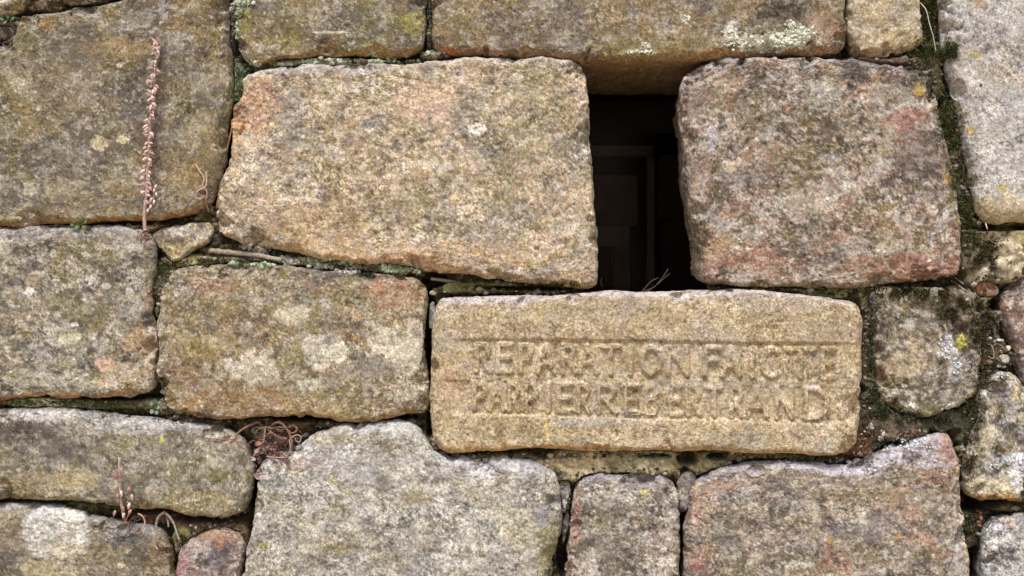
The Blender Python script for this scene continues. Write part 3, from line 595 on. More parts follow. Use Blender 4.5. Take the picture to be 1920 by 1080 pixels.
stone("rubble_stone", "pale grimy stone crusted with lichen at the right edge, above the bluish grey stone",
      [(1812, 860), (1822, 820), (1836, 780), (1842, 740), (1858, 705), (1880, 690), (1905, 700), (1930, 740), (2230, 760), (2230, 952), (1935, 947), (1900, 940), (1870, 938), (1840, 936), (1816, 926), (1808, 900)],
      (176, 164, 134), [((124, 112, 84), 40, .35, .35, .7), ((70, 62, 46), 30, .32, .3, .75), ((196, 188, 166), 14, .3, .3, .65), ((206, 206, 208), 9, .16, .25, .7), ((110, 104, 106), 30, .16, .3, .6)], 21, alb=0.85, w=(30, 20, 20, 20), h=34, amp=(7, 7, 3.2, 1.4), grain=.23,
      patches=[(1870, 910, 60, 20, (188, 174, 138), .75, .8), (1865, 930, 50, 8, (168, 122, 48), .8, .7), (1892, 860, 24, 10, (196, 200, 214), .8, 1.2, 1), (1910, 880, 20, 30, (196, 198, 200), .7, 1.2), (1866, 838, 12, 16, (52, 44, 34), .85, .9), (1850, 820, 12, 30, (188, 178, 148), .7, 1), (1880, 740, 14, 26, (132, 126, 128), .7, 1), (1898, 740, 10, 18, (182, 166, 124), .7, .9), (1830, 790, 20, 30, (64, 58, 38), .7, 1)],
      lowedge=((160, 118, 50), .6, 0), group=G_)

stone("rubble_stone", "small orange-brown cobble under the knobbly mortar near the right edge",
      [(1829, 546), (1834, 532), (1850, 524), (1868, 526), (1882, 536), (1887, 548), (1876, 557), (1855, 559), (1838, 556)],
      (160, 112, 74), [((130, 96, 62), 20, .35, .4, .6), ((184, 138, 96), 10, .3, .3, .5)], 22, w=(12, 14, 10, 10), h=20, front=-22, amp=(1, 2, 1, .5), depth=40, wob=1)
stone("rubble_stone", "dull purple-brown stone at the right edge beside the black hole",
      [(1885, 575), (1888, 552), (1900, 535), (1920, 520), (2230, 500), (2230, 740), (1940, 745), (1922, 720), (1912, 680), (1900, 645), (1888, 612)],
      (128, 106, 92), [((104, 90, 88), 40, .4, .4, .6), ((150, 112, 80), 30, .25, .4, .6), ((160, 146, 130), 8, .15, .3, .5)], 23, w=(20, 20, 20, 20), h=34, front=-14, amp=(4, 5, 1.6, .7))
stone("rubble_stone", "dark grey slaty stone sloping down just left of the purple-brown one",
      [(1834, 605), (1842, 592), (1858, 588), (1868, 598), (1878, 616), (1887, 636), (1880, 643), (1862, 640), (1846, 632), (1836, 620)],
      (104, 96, 90), [((80, 78, 80), 20, .4, .4, .6), ((136, 128, 118), 12, .25, .3, .5)], 24, w=(14, 10, 10, 10), h=22, front=-26, amp=(2, 4, 1.4, .5), depth=40)
stone("sandstone_block", "olive corner of a stone at the top left, above the big block's notch",
      [(-300, -260), (-300, 30), (0, 30), (20, 27), (36, 18), (47, 2), (52, -20), (54, -260)],
      (150, 132, 76), [((120, 108, 58), 30, .35, .4, .6), ((176, 160, 110), 14, .25, .3, .5)], 25, w=(14, 18, 14, 14), h=30, amp=(4, 4, 2, .8), group=G_)
stone("rubble_stone", "rough dark brown sliver at the left edge, in the big brown block's notch",
      [(-240, 42), (0, 42), (18, 44), (25, 56), (23, 68), (8, 78), (-240, 86)],
      (104, 86, 70), [((70, 60, 48), 16, .4, .3, .7), ((140, 118, 100), 8, .25, .3, .6)], 26, w=(12, 10, 10, 10), h=22, front=-22, amp=(3, 5, 2.6, 1), depth=50)
stone("sandstone_block", "thin mossy olive underside of a stone showing above the big brown block",
      [(104, -260), (106, -8), (120, 5), (150, 7), (190, 3), (215, -8), (250, -40), (250, -260)],
      (112, 108, 62), [((84, 80, 46), 24, .35, .4, .6)], 27, w=(12, 16, 12, 12), h=26, amp=(3, 3, 1.6, .7), group=G_)
stone("rubble_stone", "dim rubble stone deep in the gap beside the bluish grey stone",
      [(1818, 1034), (1822, 1016), (1836, 1008), (1850, 1014), (1852, 1030), (1838, 1038), (1824, 1040)],
      (128, 114, 96), [((100, 90, 78), 16, .35, .4, .6)], 28, w=(10, 10, 10, 10), h=16, front=-46, amp=(1, 2, 1.2, .5), depth=30)

for i, (x, y, rx, ry, c, lb) in enumerate([
        (1864, 639, 8, 6.5, (200, 190, 172), "whitish pebble pressed in grime, the leftmost under the slaty stone"),
        (1881, 639, 7, 4, (184, 180, 176), "flat whitish pebble just below the slaty stone's lower tip"),
        (1897, 654, 5.5, 6, (204, 188, 154), "small cream pebble beside the purple-brown stone"),
        (1889, 673, 13, 9, (186, 172, 156), "largest pebble of the grimy cluster at the right edge"),
        (1884, 688, 10, 4.5, (192, 190, 192), "thin pale chip below the largest pebble"),
        (811, 549, 7, 6, (190, 170, 138), "tiny buff pebble in the corner above the carved stone's left end")]):
    a = np.linspace(0, 2 * np.pi, 11, endpoint=False)
    k = 1 + 0.18 * np.sin(a * 2 + i * 1.7) + 0.1 * np.sin(a * 3 + i)
    stone("pebble", lb, list(zip(x + rx * k * np.cos(a), y + ry * k * np.sin(a))), c, [((150, 140, 124), 6, .3, .3, .5)], 30 + i,
          w=(6, 5, 5, 5), h=12, front=-14 if x > 1000 else -22, amp=(.5, 1, .6, .3), depth=16, step=1.2, group="pebbles in the joints", cat="pebble", speck=[], wob=.5)
a = [(806, 566), (813, 564), (815, 580), (812, 600), (808, 618), (804, 616), (803, 596), (803, 578)]
stone("stone_chip", "upright pale grey sliver stuck in the gap at the carved stone's left end", a, (168, 164, 152), [((110, 112, 116), 16, .4, .4, .6)], 40, w=(4, 4, 3, 3), h=8, front=-22, amp=(.5, 2, 1, .4), depth=20, step=1.2, speck=[], cat="stone chip", wob=.6)
a = [(1048, 905), (1062, 902), (1072, 912), (1068, 940), (1062, 962), (1054, 955), (1052, 930)]
stone("stone_chip", "cracked grey flake upright between the biggest grey stone and the narrow block", a, (150, 144, 138), [((90, 86, 84), 9, .3, .3, .7), ((176, 170, 160), 6, .3, .3, .5)], 41, w=(6, 5, 4, 4), h=12, front=-26, amp=(1, 5, 2, .6), depth=30, step=1.4, cat="stone chip")
a = [(1058, 968), (1068, 962), (1070, 985), (1064, 1012), (1056, 1030), (1053, 1000)]
stone("stone_chip", "narrow dark flake standing below the cracked grey one", a, (112, 108, 106), [((70, 68, 68), 9, .35, .3, .7)], 42, w=(5, 5, 4, 4), h=10, front=-34, amp=(1, 4, 2, .6), depth=30, step=1.4, cat="stone chip")

# ------------------------------------------------------------------ mortar, soil and rubble filling behind the stones
def pip(poly, x, y):
    inside = np.zeros(x.shape, bool); n = len(poly)
    for i in range(n):
        x0, y0 = poly[i]; x1, y1 = poly[(i + 1) % n]
        if y0 == y1: continue
        c = (y0 > y) != (y1 > y)
        inside ^= c & (x < (x1 - x0) * (y - y0) / (y1 - y0) + x0)
    return inside

# x, y, rx, ry, depth, colour, raggedness, lump amplitude, lump size
FILL = [
 (150, 755, 150, 13, 26, (132, 130, 84), .7, 5, 9), (60, 756, 60, 8, 20, (158, 170, 110), .7, 4, 8), (230, 756, 60, 9, 30, (70, 56, 36), .7, 4, 8), (300, 762, 46, 18, 22, (104, 100, 82), .8, 6, 8), (355, 792, 60, 16, 18, (92, 86, 76), .8, 5, 7),
 (345, 500, 60, 26, 30, (112, 104, 74), .8, 7, 10), (310, 510, 20, 30, 26, (120, 112, 96), .8, 6, 8), (294, 560, 10, 40, 16, (104, 96, 78), .8, 4, 6), (400, 492, 80, 12, 16, (120, 118, 66), .8, 5, 8), (440, 468, 60, 14, 26, (70, 58, 46), .8, 6, 7), (520, 490, 120, 12, 14, (104, 96, 86), .8, 5, 8),
 (680, 502, 130, 12, 16, (96, 88, 80), .8, 5, 8), (400, 440, 10, 40, 26, (84, 78, 84), .6, 5, 7), (390, 400, 26, 16, 34, (96, 88, 50), .8, 6, 8), (285, 430, 20, 14, 24, (96, 84, 52), .8, 4, 7), (120, 426, 160, 6, 12, (150, 146, 130), .8, 3, 7),
 (440, 60, 10, 70, 26, (96, 92, 84), .9, 8, 7), (445, 150, 14, 40, 18, (98, 118, 84), .7, 6, 7), (455, 10, 26, 20, 14, (176, 184, 160), .8, 6, 8), (640, 116, 190, 7, 14, (150, 150, 122), .8, 4, 7), (815, 100, 26, 9, 16, (110, 100, 90), .8, 4, 7), (804, 40, 6, 60, 22, (92, 92, 84), .9, 5, 6),
 (880, 540, 90, 12, 34, (92, 92, 46), .7, 5, 12), (1010, 542, 90, 9, 24, (74, 74, 34), .8, 5, 9), (1420, 543, 110, 6, 24, (80, 78, 44), .8, 4, 8), (1560, 548, 80, 14, 22, (120, 116, 68), .8, 7, 14), (1640, 560, 30, 26, 24, (112, 106, 62), .8, 7, 12),
 (1170, 868, 150, 34, 20, (134, 126, 92), .5, 16, 20), (1070, 880, 60, 30, 20, (156, 140, 104), .6, 8, 14), (1220, 862, 30, 26, 10, (142, 132, 100), .7, 14, 16), (1320, 870, 60, 24, 22, (126, 116, 80), .6, 14, 14), (1050, 930, 20, 40, 36, (130, 124, 112), .8, 8, 9), (1290, 905, 16, 24, 26, (150, 136, 96), .7, 6, 9), (1400, 856, 120, 8, 22, (104, 96, 60), .8, 5, 9),
 (1635, 640, 26, 90, 14, (84, 80, 60), .8, 8, 8), (1850, 650, 30, 120, 6, (98, 88, 66), .8, 12, 10), (815, 850, 40, 20, 8, (104, 92, 66), .8, 6, 8), (1640, 780, 50, 50, 8, (78, 70, 54), .8, 9, 8), (1612, 832, 30, 30, 10, (92, 66, 40), .8, 7, 6), (1690, 806, 80, 22, 4, (88, 78, 62), .8, 8, 9), (1780, 792, 40, 20, 30, (70, 70, 50), .8, 6, 8),
 (1790, 300, 26, 160, 26, (64, 62, 44), .8, 10, 9), (1745, 130, 30, 60, 30, (74, 68, 48), .8, 9, 9), (1660, 112, 60, 12, 22, (92, 76, 62), .8, 6, 8), (1600, 110, 14, 8, 30, (80, 70, 60), .8, 4, 7), (1815, 400, 20, 60, 26, (80, 74, 60), .8, 10, 9),
 (1838, 480, 36, 60, 8, (96, 88, 68), .8, 12, 11), (1893, 490, 36, 46, 2, (166, 154, 126), .5, 14, 13), (1860, 515, 20, 20, 8, (158, 148, 122), .7, 10, 9), (1915, 440, 20, 20, 14, (156, 146, 96), .7, 8, 10), (1860, 440, 40, 14, 20, (122, 108, 82), .7, 7, 10),
 (1845, 600, 36, 60, 18, (92, 84, 66), .8, 10, 9), (1860, 670, 34, 40, 16, (84, 74, 54), .8, 10, 9), (1850, 720, 26, 30, 22, (72, 68, 50), .8, 9, 9), (1880, 590, 14, 16, 30, (110, 98, 88), .8, 8, 8), (1820, 800, 20, 60, 30, (60, 60, 42), .8, 8, 8), (1812, 870, 10, 40, 34, (64, 66, 52), .8, 6, 8),
 (1832, 985, 24, 30, 52, (66, 66, 50), .7, 8, 9), (1890, 955, 40, 8, 30, (84, 76, 58), .8, 6, 8), (500, 800, 70, 34, 64, (74, 52, 40), .6, 6, 8), (500, 840, 30, 40, 36, (104, 80, 66), .7, 8, 7), (650, 794, 150, 12, 46, (92, 76, 52), .8, 4, 9),
 (380, 990, 60, 30, 30, (92, 74, 54), .8, 7, 7), (336, 1010, 18, 20, 16, (100, 96, 52), .7, 5, 7), (440, 1000, 30, 40, 26, (106, 86, 62), .8, 7, 7), (180, 955, 80, 12, 30, (76, 72, 44), .8, 6, 8), (335, 1030, 12, 14, 14, (120, 116, 96), .6, 4, 7), (300, 975, 60, 14, 40, (90, 66, 52), .8, 5, 7),
 (830, 858, 40, 12, 20, (100, 86, 58), .7, 5, 7), (800, 830, 10, 30, 34, (88, 84, 70), .7, 6, 7), (960, 858, 100, 6, 18, (96, 88, 50), .7, 4, 7), (80, 8, 34, 14, 18, (96, 84, 68), .8, 9, 6), (10, 36, 24, 9, 24, (90, 122, 74), .7, 5, 6), (10, 60, 30, 24, 24, (110, 92, 76), .8, 6, 7),
 (1600, 600, 16, 60, 50, (60, 60, 40), .8, 6, 8)]
# deep gaps: x, y, rx, ry, depth
GAPS = [(420, 300, 16, 75, 150), (802, 640, 8, 120, 140), (803, 800, 6, 20, 120), (812, 525, 22, 12, 110), (1291, 862, 18, 12, 90), (1345, 858, 16, 6, 60), (1235, 856, 20, 4, 50), (1015, 852, 14, 8, 50), (1288, 888, 8, 10, 60), (1878, 572, 18, 10, 90), (1833, 946, 34, 16, 120), (1836, 1062, 18, 40, 150), (472, 950, 14, 60, 120), (1284, 1010, 9, 60, 130), (1056, 1030, 9, 60, 110),
        (1595, 60, 6, 40, 90), (1736, 20, 6, 30, 80), (200, 746, 90, 5, 90), (420, 975, 90, 9, 80), (640, 786, 120, 7, 110), (1880, 425, 60, 6, 80), (1010, 540, 90, 4, 70), (1281, 945, 6, 40, 100), (300, 962, 60, 6, 80), (440, 85, 5, 16, 80), (291, 690, 4, 60, 70)]

def bed_depth(x, y):
    P3 = np.c_[x, np.zeros(len(x)), y]
    n1 = fbm(P3, 40, 3, 60); n2 = fbm(P3, 10, 3, 61)
    z = 40 + 12 * n1
    col = paint(P3, (84, 74, 58), [((60, 52, 42), 24, .4, .4, .6), ((104, 96, 66), 30, .3, .4, .6), ((128, 118, 98), 9, .16, .3, .6)], 62)
    lump = np.full(len(x), 5.0)
    for k, (cx, cy, rx, ry, d, c, rag, am, sz) in enumerate(FILL):
        m = np.nonzero((np.abs(x - cx) < rx * 1.8 + 8) & (np.abs(y - cy) < ry * 1.8 + 8))[0]
        if not len(m): continue
        Q = P3[m]
        r = np.hypot((x[m] - cx) / rx, (y[m] - cy) / ry) + rag * 0.7 * fbm(Q, 22, 3, 70 + k)
        w = sstep(1.25, 0.8, r)
        ln = fbm(Q, sz * 1.6, 3, 130 + k, .6)
        z[m] += (d * .45 - ln * am * 0.9 - z[m]) * w
        cc = mute(lin(c), .15) * 1.35 * np.clip(1 + 0.5 * fbm(Q, 12, 3, 150 + k), .5, 1.7)[:, None]
        col[m] += (cc - col[m]) * (w * .9)[:, None]
        lump[m] += (am * .5 - lump[m]) * w
    for k, (cx, cy, rx, ry, d) in enumerate(GAPS):
        m = np.nonzero((np.abs(x - cx) < rx * 1.7 + 8) & (np.abs(y - cy) < ry * 1.7 + 8))[0]
        if not len(m): continue
        r = np.hypot((x[m] - cx) / rx, (y[m] - cy) / ry) + 0.3 * fbm(P3[m], 18, 3, 170 + k)
        z[m] += (d - z[m]) * sstep(1.3, 0.85, r)
    z -= n2 * np.clip(lump, 2, 8) * 0.55
    z -= vnoise(P3, 4, 63) * 1.0
    col *= np.clip(1 + 0.35 * vnoise(P3, 4, 64) + 0.25 * vnoise(P3, 7, 65), .4, 1.7)[:, None]
    return z, np.clip(col, .003, .8)

def build_bed():
    xs = np.r_[np.linspace(-1900, -60, 130), np.arange(-55, 1980, 2.6), np.linspace(1985, 3800, 130)]
    ys = np.r_[np.linspace(-1500, -60, 100), np.arange(-55, 1140, 2.6), np.linspace(1145, 2600, 100)]
    XX, YY = np.meshgrid(xs, ys); x = XX.ravel(); y = YY.ravel()
    z, col = bed_depth(x, y)
    ins = np.zeros(len(x), bool)
    for P in POLYS:
        mn, mx = P.min(0), P.max(0)
        m = np.nonzero((x > mn[0]) & (x < mx[0]) & (y > mn[1]) & (y < mx[1]))[0]
        if len(m): ins[m] |= pip(P[::3], x[m], y[m])
    z = np.where(ins, np.maximum(z, 46), z)
    V = np.c_[(x - 960) * S, z * S, (540 - y) * S]
    nx, ny = len(xs), len(ys)
    idx = np.arange(nx * ny).reshape(ny, nx)
    q = np.stack([idx[:-1, :-1], idx[1:, :-1], idx[1:, 1:], idx[:-1, 1:]], -1).reshape(-1, 4)
    cx = x[q].mean(1); cy = y[q].mean(1)
    q = q[~((cx > 1098) & (cx < 1330) & (cy > 90) & (cy < 552))]
    ob = link_mesh("mortar", V, q, M_BED, col)
    tag(ob, "crumbling mortar, soil and grit that fill the joints between the stones", "mortar", kind="stuff")
    return ob
build_bed()

# ------------------------------------------------------------------ ground and the dark room behind the opening
def plain(name, c, rough=0.85, bump=0.3, sc=12, var=0.25):
    m = bpy.data.materials.new(name); m.use_nodes = True
    nt = m.node_tree; N = nt.nodes; L = nt.links; p = N["Principled BSDF"]
    p.inputs["Roughness"].default_value = rough; p.inputs["Specular IOR Level"].default_value = 0.2
    tc = N.new("ShaderNodeTexCoord"); n = N.new("ShaderNodeTexNoise")
    n.inputs["Scale"].default_value = sc; n.inputs["Detail"].default_value = 6
    L.new(tc.outputs["Object"], n.inputs["Vector"])
    r = N.new("ShaderNodeValToRGB")
    c = lin(c)
    r.color_ramp.elements[0].color = (*(c * (1 - var)), 1); r.color_ramp.elements[0].position = .3
    r.color_ramp.elements[1].color = (*(c * (1 + var)), 1); r.color_ramp.elements[1].position = .7
    L.new(n.outputs["Fac"], r.inputs[0]); L.new(r.outputs[0], p.inputs["Base Color"])
    b = N.new("ShaderNodeBump"); b.inputs["Strength"].default_value = bump; b.inputs["Distance"].default_value = 0.01
    L.new(n.outputs["Fac"], b.inputs["Height"]); L.new(b.outputs[0], p.inputs["Normal"])
    return m

def box_vf(x0, x1, y0, y1, z0, z1):
    V = [(x, y, z) for x in (x0, x1) for y in (y0, y1) for z in (z0, z1)]
    F = [(0, 1, 3, 2), (4, 6, 7, 5), (0, 4, 5, 1), (2, 3, 7, 6), (0, 2, 6, 4), (1, 5, 7, 3)]
    return V, F

def simple(name, VF, mat, parent=None, bevel=0.0):
    V, F = VF
    me = bpy.data.meshes.new(name); me.from_pydata([tuple(v) for v in V], [], F); me.update()
    me.materials.append(mat)
    ob = bpy.data.objects.new(name, me); scene.collection.objects.link(ob)
    if parent: ob.parent = parent
    if bevel:
        b = ob.modifiers.new("bevel", 'BEVEL'); b.width = bevel; b.segments = 2
    return ob

g = simple("ground", ([(-60, -60, -1.35), (60, -60, -1.35), (60, 60, -1.35), (-60, 60, -1.35)], [(0, 1, 2, 3)]), plain("dusty_path", (176, 156, 128), sc=3))
tag(g, kind="structure")

RX0, RX1, RZ0, RZ1 = (1060 - 960) * S, (1420 - 960) * S, (540 - 640) * S, (540 - 62) * S
room_m = plain("dark_plaster", (48, 38, 34), sc=9)  # very dark brown for the whole inside of the hollow
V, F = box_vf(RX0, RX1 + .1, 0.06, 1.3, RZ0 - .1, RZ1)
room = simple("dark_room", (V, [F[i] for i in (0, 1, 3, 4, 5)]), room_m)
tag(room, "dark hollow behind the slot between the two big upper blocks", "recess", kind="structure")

def pxbox(x0, x1, y0, y1, d0, d1):
    """a box whose face seen from the front spans these grid lines at depth d0 (metres)"""
    k = (DIST + d0) / DIST
    return box_vf((x0 - 960) * S * k, (x1 - 960) * S * k, d0, d1, (540 - y1) * S * k, (540 - y0) * S * k)

wood_m = plain("old_dark_timber", (116, 104, 100), sc=20)
reflection_m = plain("reddish_dark_reflection", (96, 76, 70), sc=20)
fr = bpy.data.objects.new("window_frame", None); scene.collection.objects.link(fr); fr.location = W(1200, 380, 0.4 / S)
tag(fr, "dark timber window frame with panels, dim behind the dusty pane in the opening", "window")
def fpart(name, vf, m, bevel=0.003):
    V, F = vf
    o = simple(name, ([Vector(v) - fr.location for v in V], F), m, fr, bevel); return o
fpart("rail", pxbox(1040, 1226, 272, 292, .46, .50), wood_m)
fpart("post", pxbox(1213, 1228, 292, 620, .46, .50), wood_m)
fpart("reflection_panel", pxbox(1040, 1196, 328, 424, .52, .54), reflection_m)  # panels added here to stand in for dim reflections in the pane
fpart("reflection_panel", pxbox(1040, 1180, 424, 462, .50, .53), wood_m)
fpart("reflection_panel", pxbox(1150, 1182, 462, 620, .50, .53), reflection_m)
fpart("reflection_panel", pxbox(1232, 1330, 290, 410, .60, .64), reflection_m)
fpart("reflection_panel", pxbox(1240, 1330, 410, 620, .62, .66), reflection_m)
fpart("head", pxbox(1040, 1350, 150, 250, .70, .74), wood_m)
gm = bpy.data.materials.new("dusty_glass"); gm.use_nodes = True
gn = gm.node_tree; gn.nodes.remove(gn.nodes["Principled BSDF"])
tr = gn.nodes.new("ShaderNodeBsdfTransparent"); tr.inputs[0].default_value = (.86, .83, .8, 1)
gl = gn.nodes.new("ShaderNodeBsdfGlossy"); gl.inputs["Roughness"].default_value = 0.2; gl.inputs[0].default_value = (.9, .7, .6, 1)
mx_ = gn.nodes.new("ShaderNodeMixShader"); mx_.inputs[0].default_value = 0.006
gn.links.new(tr.outputs[0], mx_.inputs[1]); gn.links.new(gl.outputs[0], mx_.inputs[2])
gn.links.new(mx_.outputs[0], gn.nodes["Material Output"].inputs[0])
fpart("pane", pxbox(1000, 1400, 100, 640, .44, .444), gm, 0)

# ------------------------------------------------------------------ plants, moss, lichen, twigs
bpy.context.view_layer.update()
DG = bpy.context.evaluated_depsgraph_get()
def hit(px, py):
    o = W(px, py, -200)
    ok, loc, nor, _, ob, _ = scene.ray_cast(DG, o, Vector((0, 1, 0)))
    if not ok: return W(px, py, 40), Vector((0, -1, 0))
    if nor.y > 0: nor = -nor
    return loc, nor

def catmull(pts, n=8):
    P = [Vector(p) for p in pts]; out = []
    P = [P[0] * 2 - P[1]] + P + [P[-1] * 2 - P[-2]]
    for i in range(1, len(P) - 2):
        for k in range(n):
            t = k / n
            out.append(.5 * ((2 * P[i]) + (P[i + 1] - P[i - 1]) * t + (2 * P[i - 1] - 5 * P[i] + 4 * P[i + 1] - P[i + 2]) * t * t + (3 * P[i] - P[i - 1] - 3 * P[i + 1] + P[i + 2]) * t ** 3))
    out.append(P[-2]); return out

class Acc:
    """collects vertices, quads, triangles and colours for one mesh"""
    def __init__(s): s.V = []; s.Q = []; s.T = []; s.C = []
    def tube(s, pts, r0, r1, c, sides=7, wob=0.15, flat=1.0, c2=None, n=8):
        C = catmull(pts, n); m = len(C); o = len(s.V)
        up = Vector((0.1, -1, 0.2)).normalized()
        ca, cb = lin(c), lin(c2 if c2 is not None else c)
        for i, p in enumerate(C):
            t = (C[min(i + 1, m - 1)] - C[max(i - 1, 0)]).normalized()
            a = t.cross(up).normalized(); b = t.cross(a).normalized()
            f = i / (m - 1); r = (r0 + (r1 - r0) * f) * (1 + wob * random.uniform(-1, 1)) * S
            for k in range(sides):
                an = 2 * math.pi * k / sides
                s.V.append(p + a * math.cos(an) * r + b * math.sin(an) * r * flat)
                s.C.append(mute(ca + (cb - ca) * f, .22) * random.uniform(.75, 1.25))
        for i in range(m - 1):
            for k in range(sides):
                k2 = (k + 1) % sides
                s.Q.append((o + i * sides + k, o + i * sides + k2, o + (i + 1) * sides + k2, o + (i + 1) * sides + k))
        for base, d in ((o, 1), (o + (m - 1) * sides, -1)):
            s.V.append(sum((s.V[base + k] for k in range(sides)), Vector()) / sides); s.C.append(cb)
            for k in range(sides): s.T.append((base + k, base + (k + 1) % sides, len(s.V) - 1))
    def bud(s, p, d, L, w, c):
        """a small pointed capsule from p along d, L long and w thick (grid units)"""
        d = Vector(d).normalized(); a = d.cross(Vector((0.2, -1, 0.3))).normalized(); b = d.cross(a)
        o = len(s.V); n = 7
        prof = [(0, .25), (.2, .8), (.45, 1), (.7, .78), (.9, .35), (1.05, .06)]
        for t, r in prof:
            for k in range(n):
                an = 2 * math.pi * k / n
                s.V.append(Vector(p) + d * t * L * S + (a * math.cos(an) + b * math.sin(an)) * r * w * .5 * S)
                s.C.append(mute(lin(c), .25) * random.uniform(.8, 1.2) * (1.15 - .3 * t))
        for i in range(len(prof) - 1):
            for k in range(n):
                k2 = (k + 1) % n
                s.Q.append((o + i * n + k, o + i * n + k2, o + (i + 1) * n + k2, o + (i + 1) * n + k))
    def leaf(s, p, d, up, L, w, c, curl=.3, n=4, lobed=False):
        """a curled leaf with thickness-free blade folded along its midrib"""
        d = Vector(d).normalized(); up = Vector(up); a = d.cross(up).normalized(); up = a.cross(d).normalized()
        o = len(s.V); th = 0.0004
        for lay in (0, 1):
            for i in range(n + 1):
                t = i / n; ww = math.sin(math.pi * min(1, t * .92 + .06)) ** .7 * w * .5
                if lobed: ww *= 1 + .35 * (i % 2)
                cen = Vector(p) + d * t * L * S + up * (math.sin(t * 3) * curl * L * S * .5 - lay * th)
                for k, sg in enumerate((-1, 0, 1)):
                    s.V.append(cen + a * sg * ww * S + up * (abs(sg) * w * .22 * S)); s.C.append(mute(lin(c), .3) * random.uniform(.7, 1.1))
            for i in range(n):
                for k in (0, 1):
                    q = (o + lay * (n + 1) * 3 + i * 3 + k)
                    s.Q.append((q, q + 1, q + 4, q + 3))
    def build(s, name, mat, parent=None, origin=None):
        V = np.array([tuple(v) for v in s.V]); og = np.array(origin if origin is not None else (0, 0, 0))
        Fs = []
        if s.Q: Fs.append(np.array(s.Q))
        if s.T: Fs.append(np.array(s.T))
        ob = link_mesh(name, V - og, Fs, mat, np.array(s.C), parent)
        if parent is None: ob.location = og
        return ob

def on(px, py, lift=4):
    p, n = hit(px, py); return Vector((p.x, p.y - lift * S, p.z))
def line_on(pts, lift=4, ends_only=False):
    if ends_only:
        a, b = on(*pts[0], lift), on(*pts[-1], lift); y0 = min(a.y, b.y)
        m = len(pts) - 1
        out = []
        for i, q in enumerate(pts):
            w = W(q[0], q[1]); w.y = a.y + (b.y - a.y) * i / m; out.append(w)
        for w, q in zip(out, pts): w.y = min(w.y, on(q[0], q[1], lift).y)
        return out
    return [on(q[0], q[1], lift) for q in pts]
def at_d(pts, d): return [W(q[0], q[1], q[2] if len(q) > 2 else d) for q in pts]
def root_empty(name, loc, label, cat, group=None):
    e = bpy.data.objects.new(name, None); scene.collection.objects.link(e); e.location = loc
    return tag(e, label, cat, group)

# tall dried flower spike
STEM, CAP = (184, 152, 138), (214, 180, 168)
sp = [(277, 432), (276, 405), (279, 370), (281, 330), (284, 290), (286, 250), (290, 205), (295, 160), (299, 115), (303, 78)]
P = [on(x, y, 9) for x, y in sp]; ys = [p.y for p in P]
for i, p in enumerate(P): p.y = min(ys[max(0, i - 1):i + 2])
loc = P[0].copy()
e = root_empty("dried_flower_spike", loc, "tall dried pink-brown flower spike hung with tiny seed cups, on the big brown block", "dried plant", "dried flower spikes on the wall")
A = Acc(); A.tube(P, 3.6, 1.7, STEM, c2=(180, 138, 120)); 
br = [P[1] * .4 + P[2] * .6] + [Vector((W(x, y).x, P[2].y - .003, W(x, y).z)) for x, y in ((288, 381), (295, 370), (298, 352))]
A.tube(br, 1.6, 1, STEM)
A.build("stem", M_DRY, e, loc)
B = Acc(); C = catmull(P, 20); N_ = len(C); t = .2
random.seed(3); k = 0
while t < .995:
    i = int(t * (N_ - 1)); p = C[i]; sg = -1 if k % 2 else 1
    sg3 = random.choice((-1, 0, 1)) if t > .55 else sg
    d = Vector((sg3 * random.uniform(.35, .8), -random.uniform(.2, .8), random.uniform(-.9, -.2) if random.random() < .75 else .6))
    sz = (13.5 - 4 * t) * random.uniform(.6, 1.25)
    off = Vector((sg3 * random.uniform(1, 3.4) * S, -1.5 * S, random.uniform(0, 5) * S))
    B.bud(p + off, d, sz, sz * .5, CAP if random.random() < .75 else (182, 138, 122))
    t += random.uniform(.5, 1.3) * (.014 - .007 * t); k += 1
for (x, y) in ((290, 385), (296, 376), (292, 372), (299, 362), (297, 354), (300, 348), (285, 392)):
    B.bud(Vector((W(x, y).x, P[2].y - .004, W(x, y).z)), (random.uniform(-.5, .5), -.4, -1), 10, 5, CAP)
B.build("seed_cups", M_DRY, e, loc)
R = Acc()
for q in ([(277, 430), (270, 436), (266, 444), (271, 450)], [(277, 430), (283, 436), (280, 444), (275, 452), (280, 462), (289, 467)], [(276, 428), (285, 427), (293, 424), (290, 420)], [(277, 433), (273, 442), (279, 448), (286, 446)], [(275, 431), (268, 430), (262, 434)]):
    R.tube([on(x, y, 5) for x, y in q], 1.8, .9, (160, 124, 104), c2=(146, 104, 84))
R.build("roots", M_DRY, e, loc)

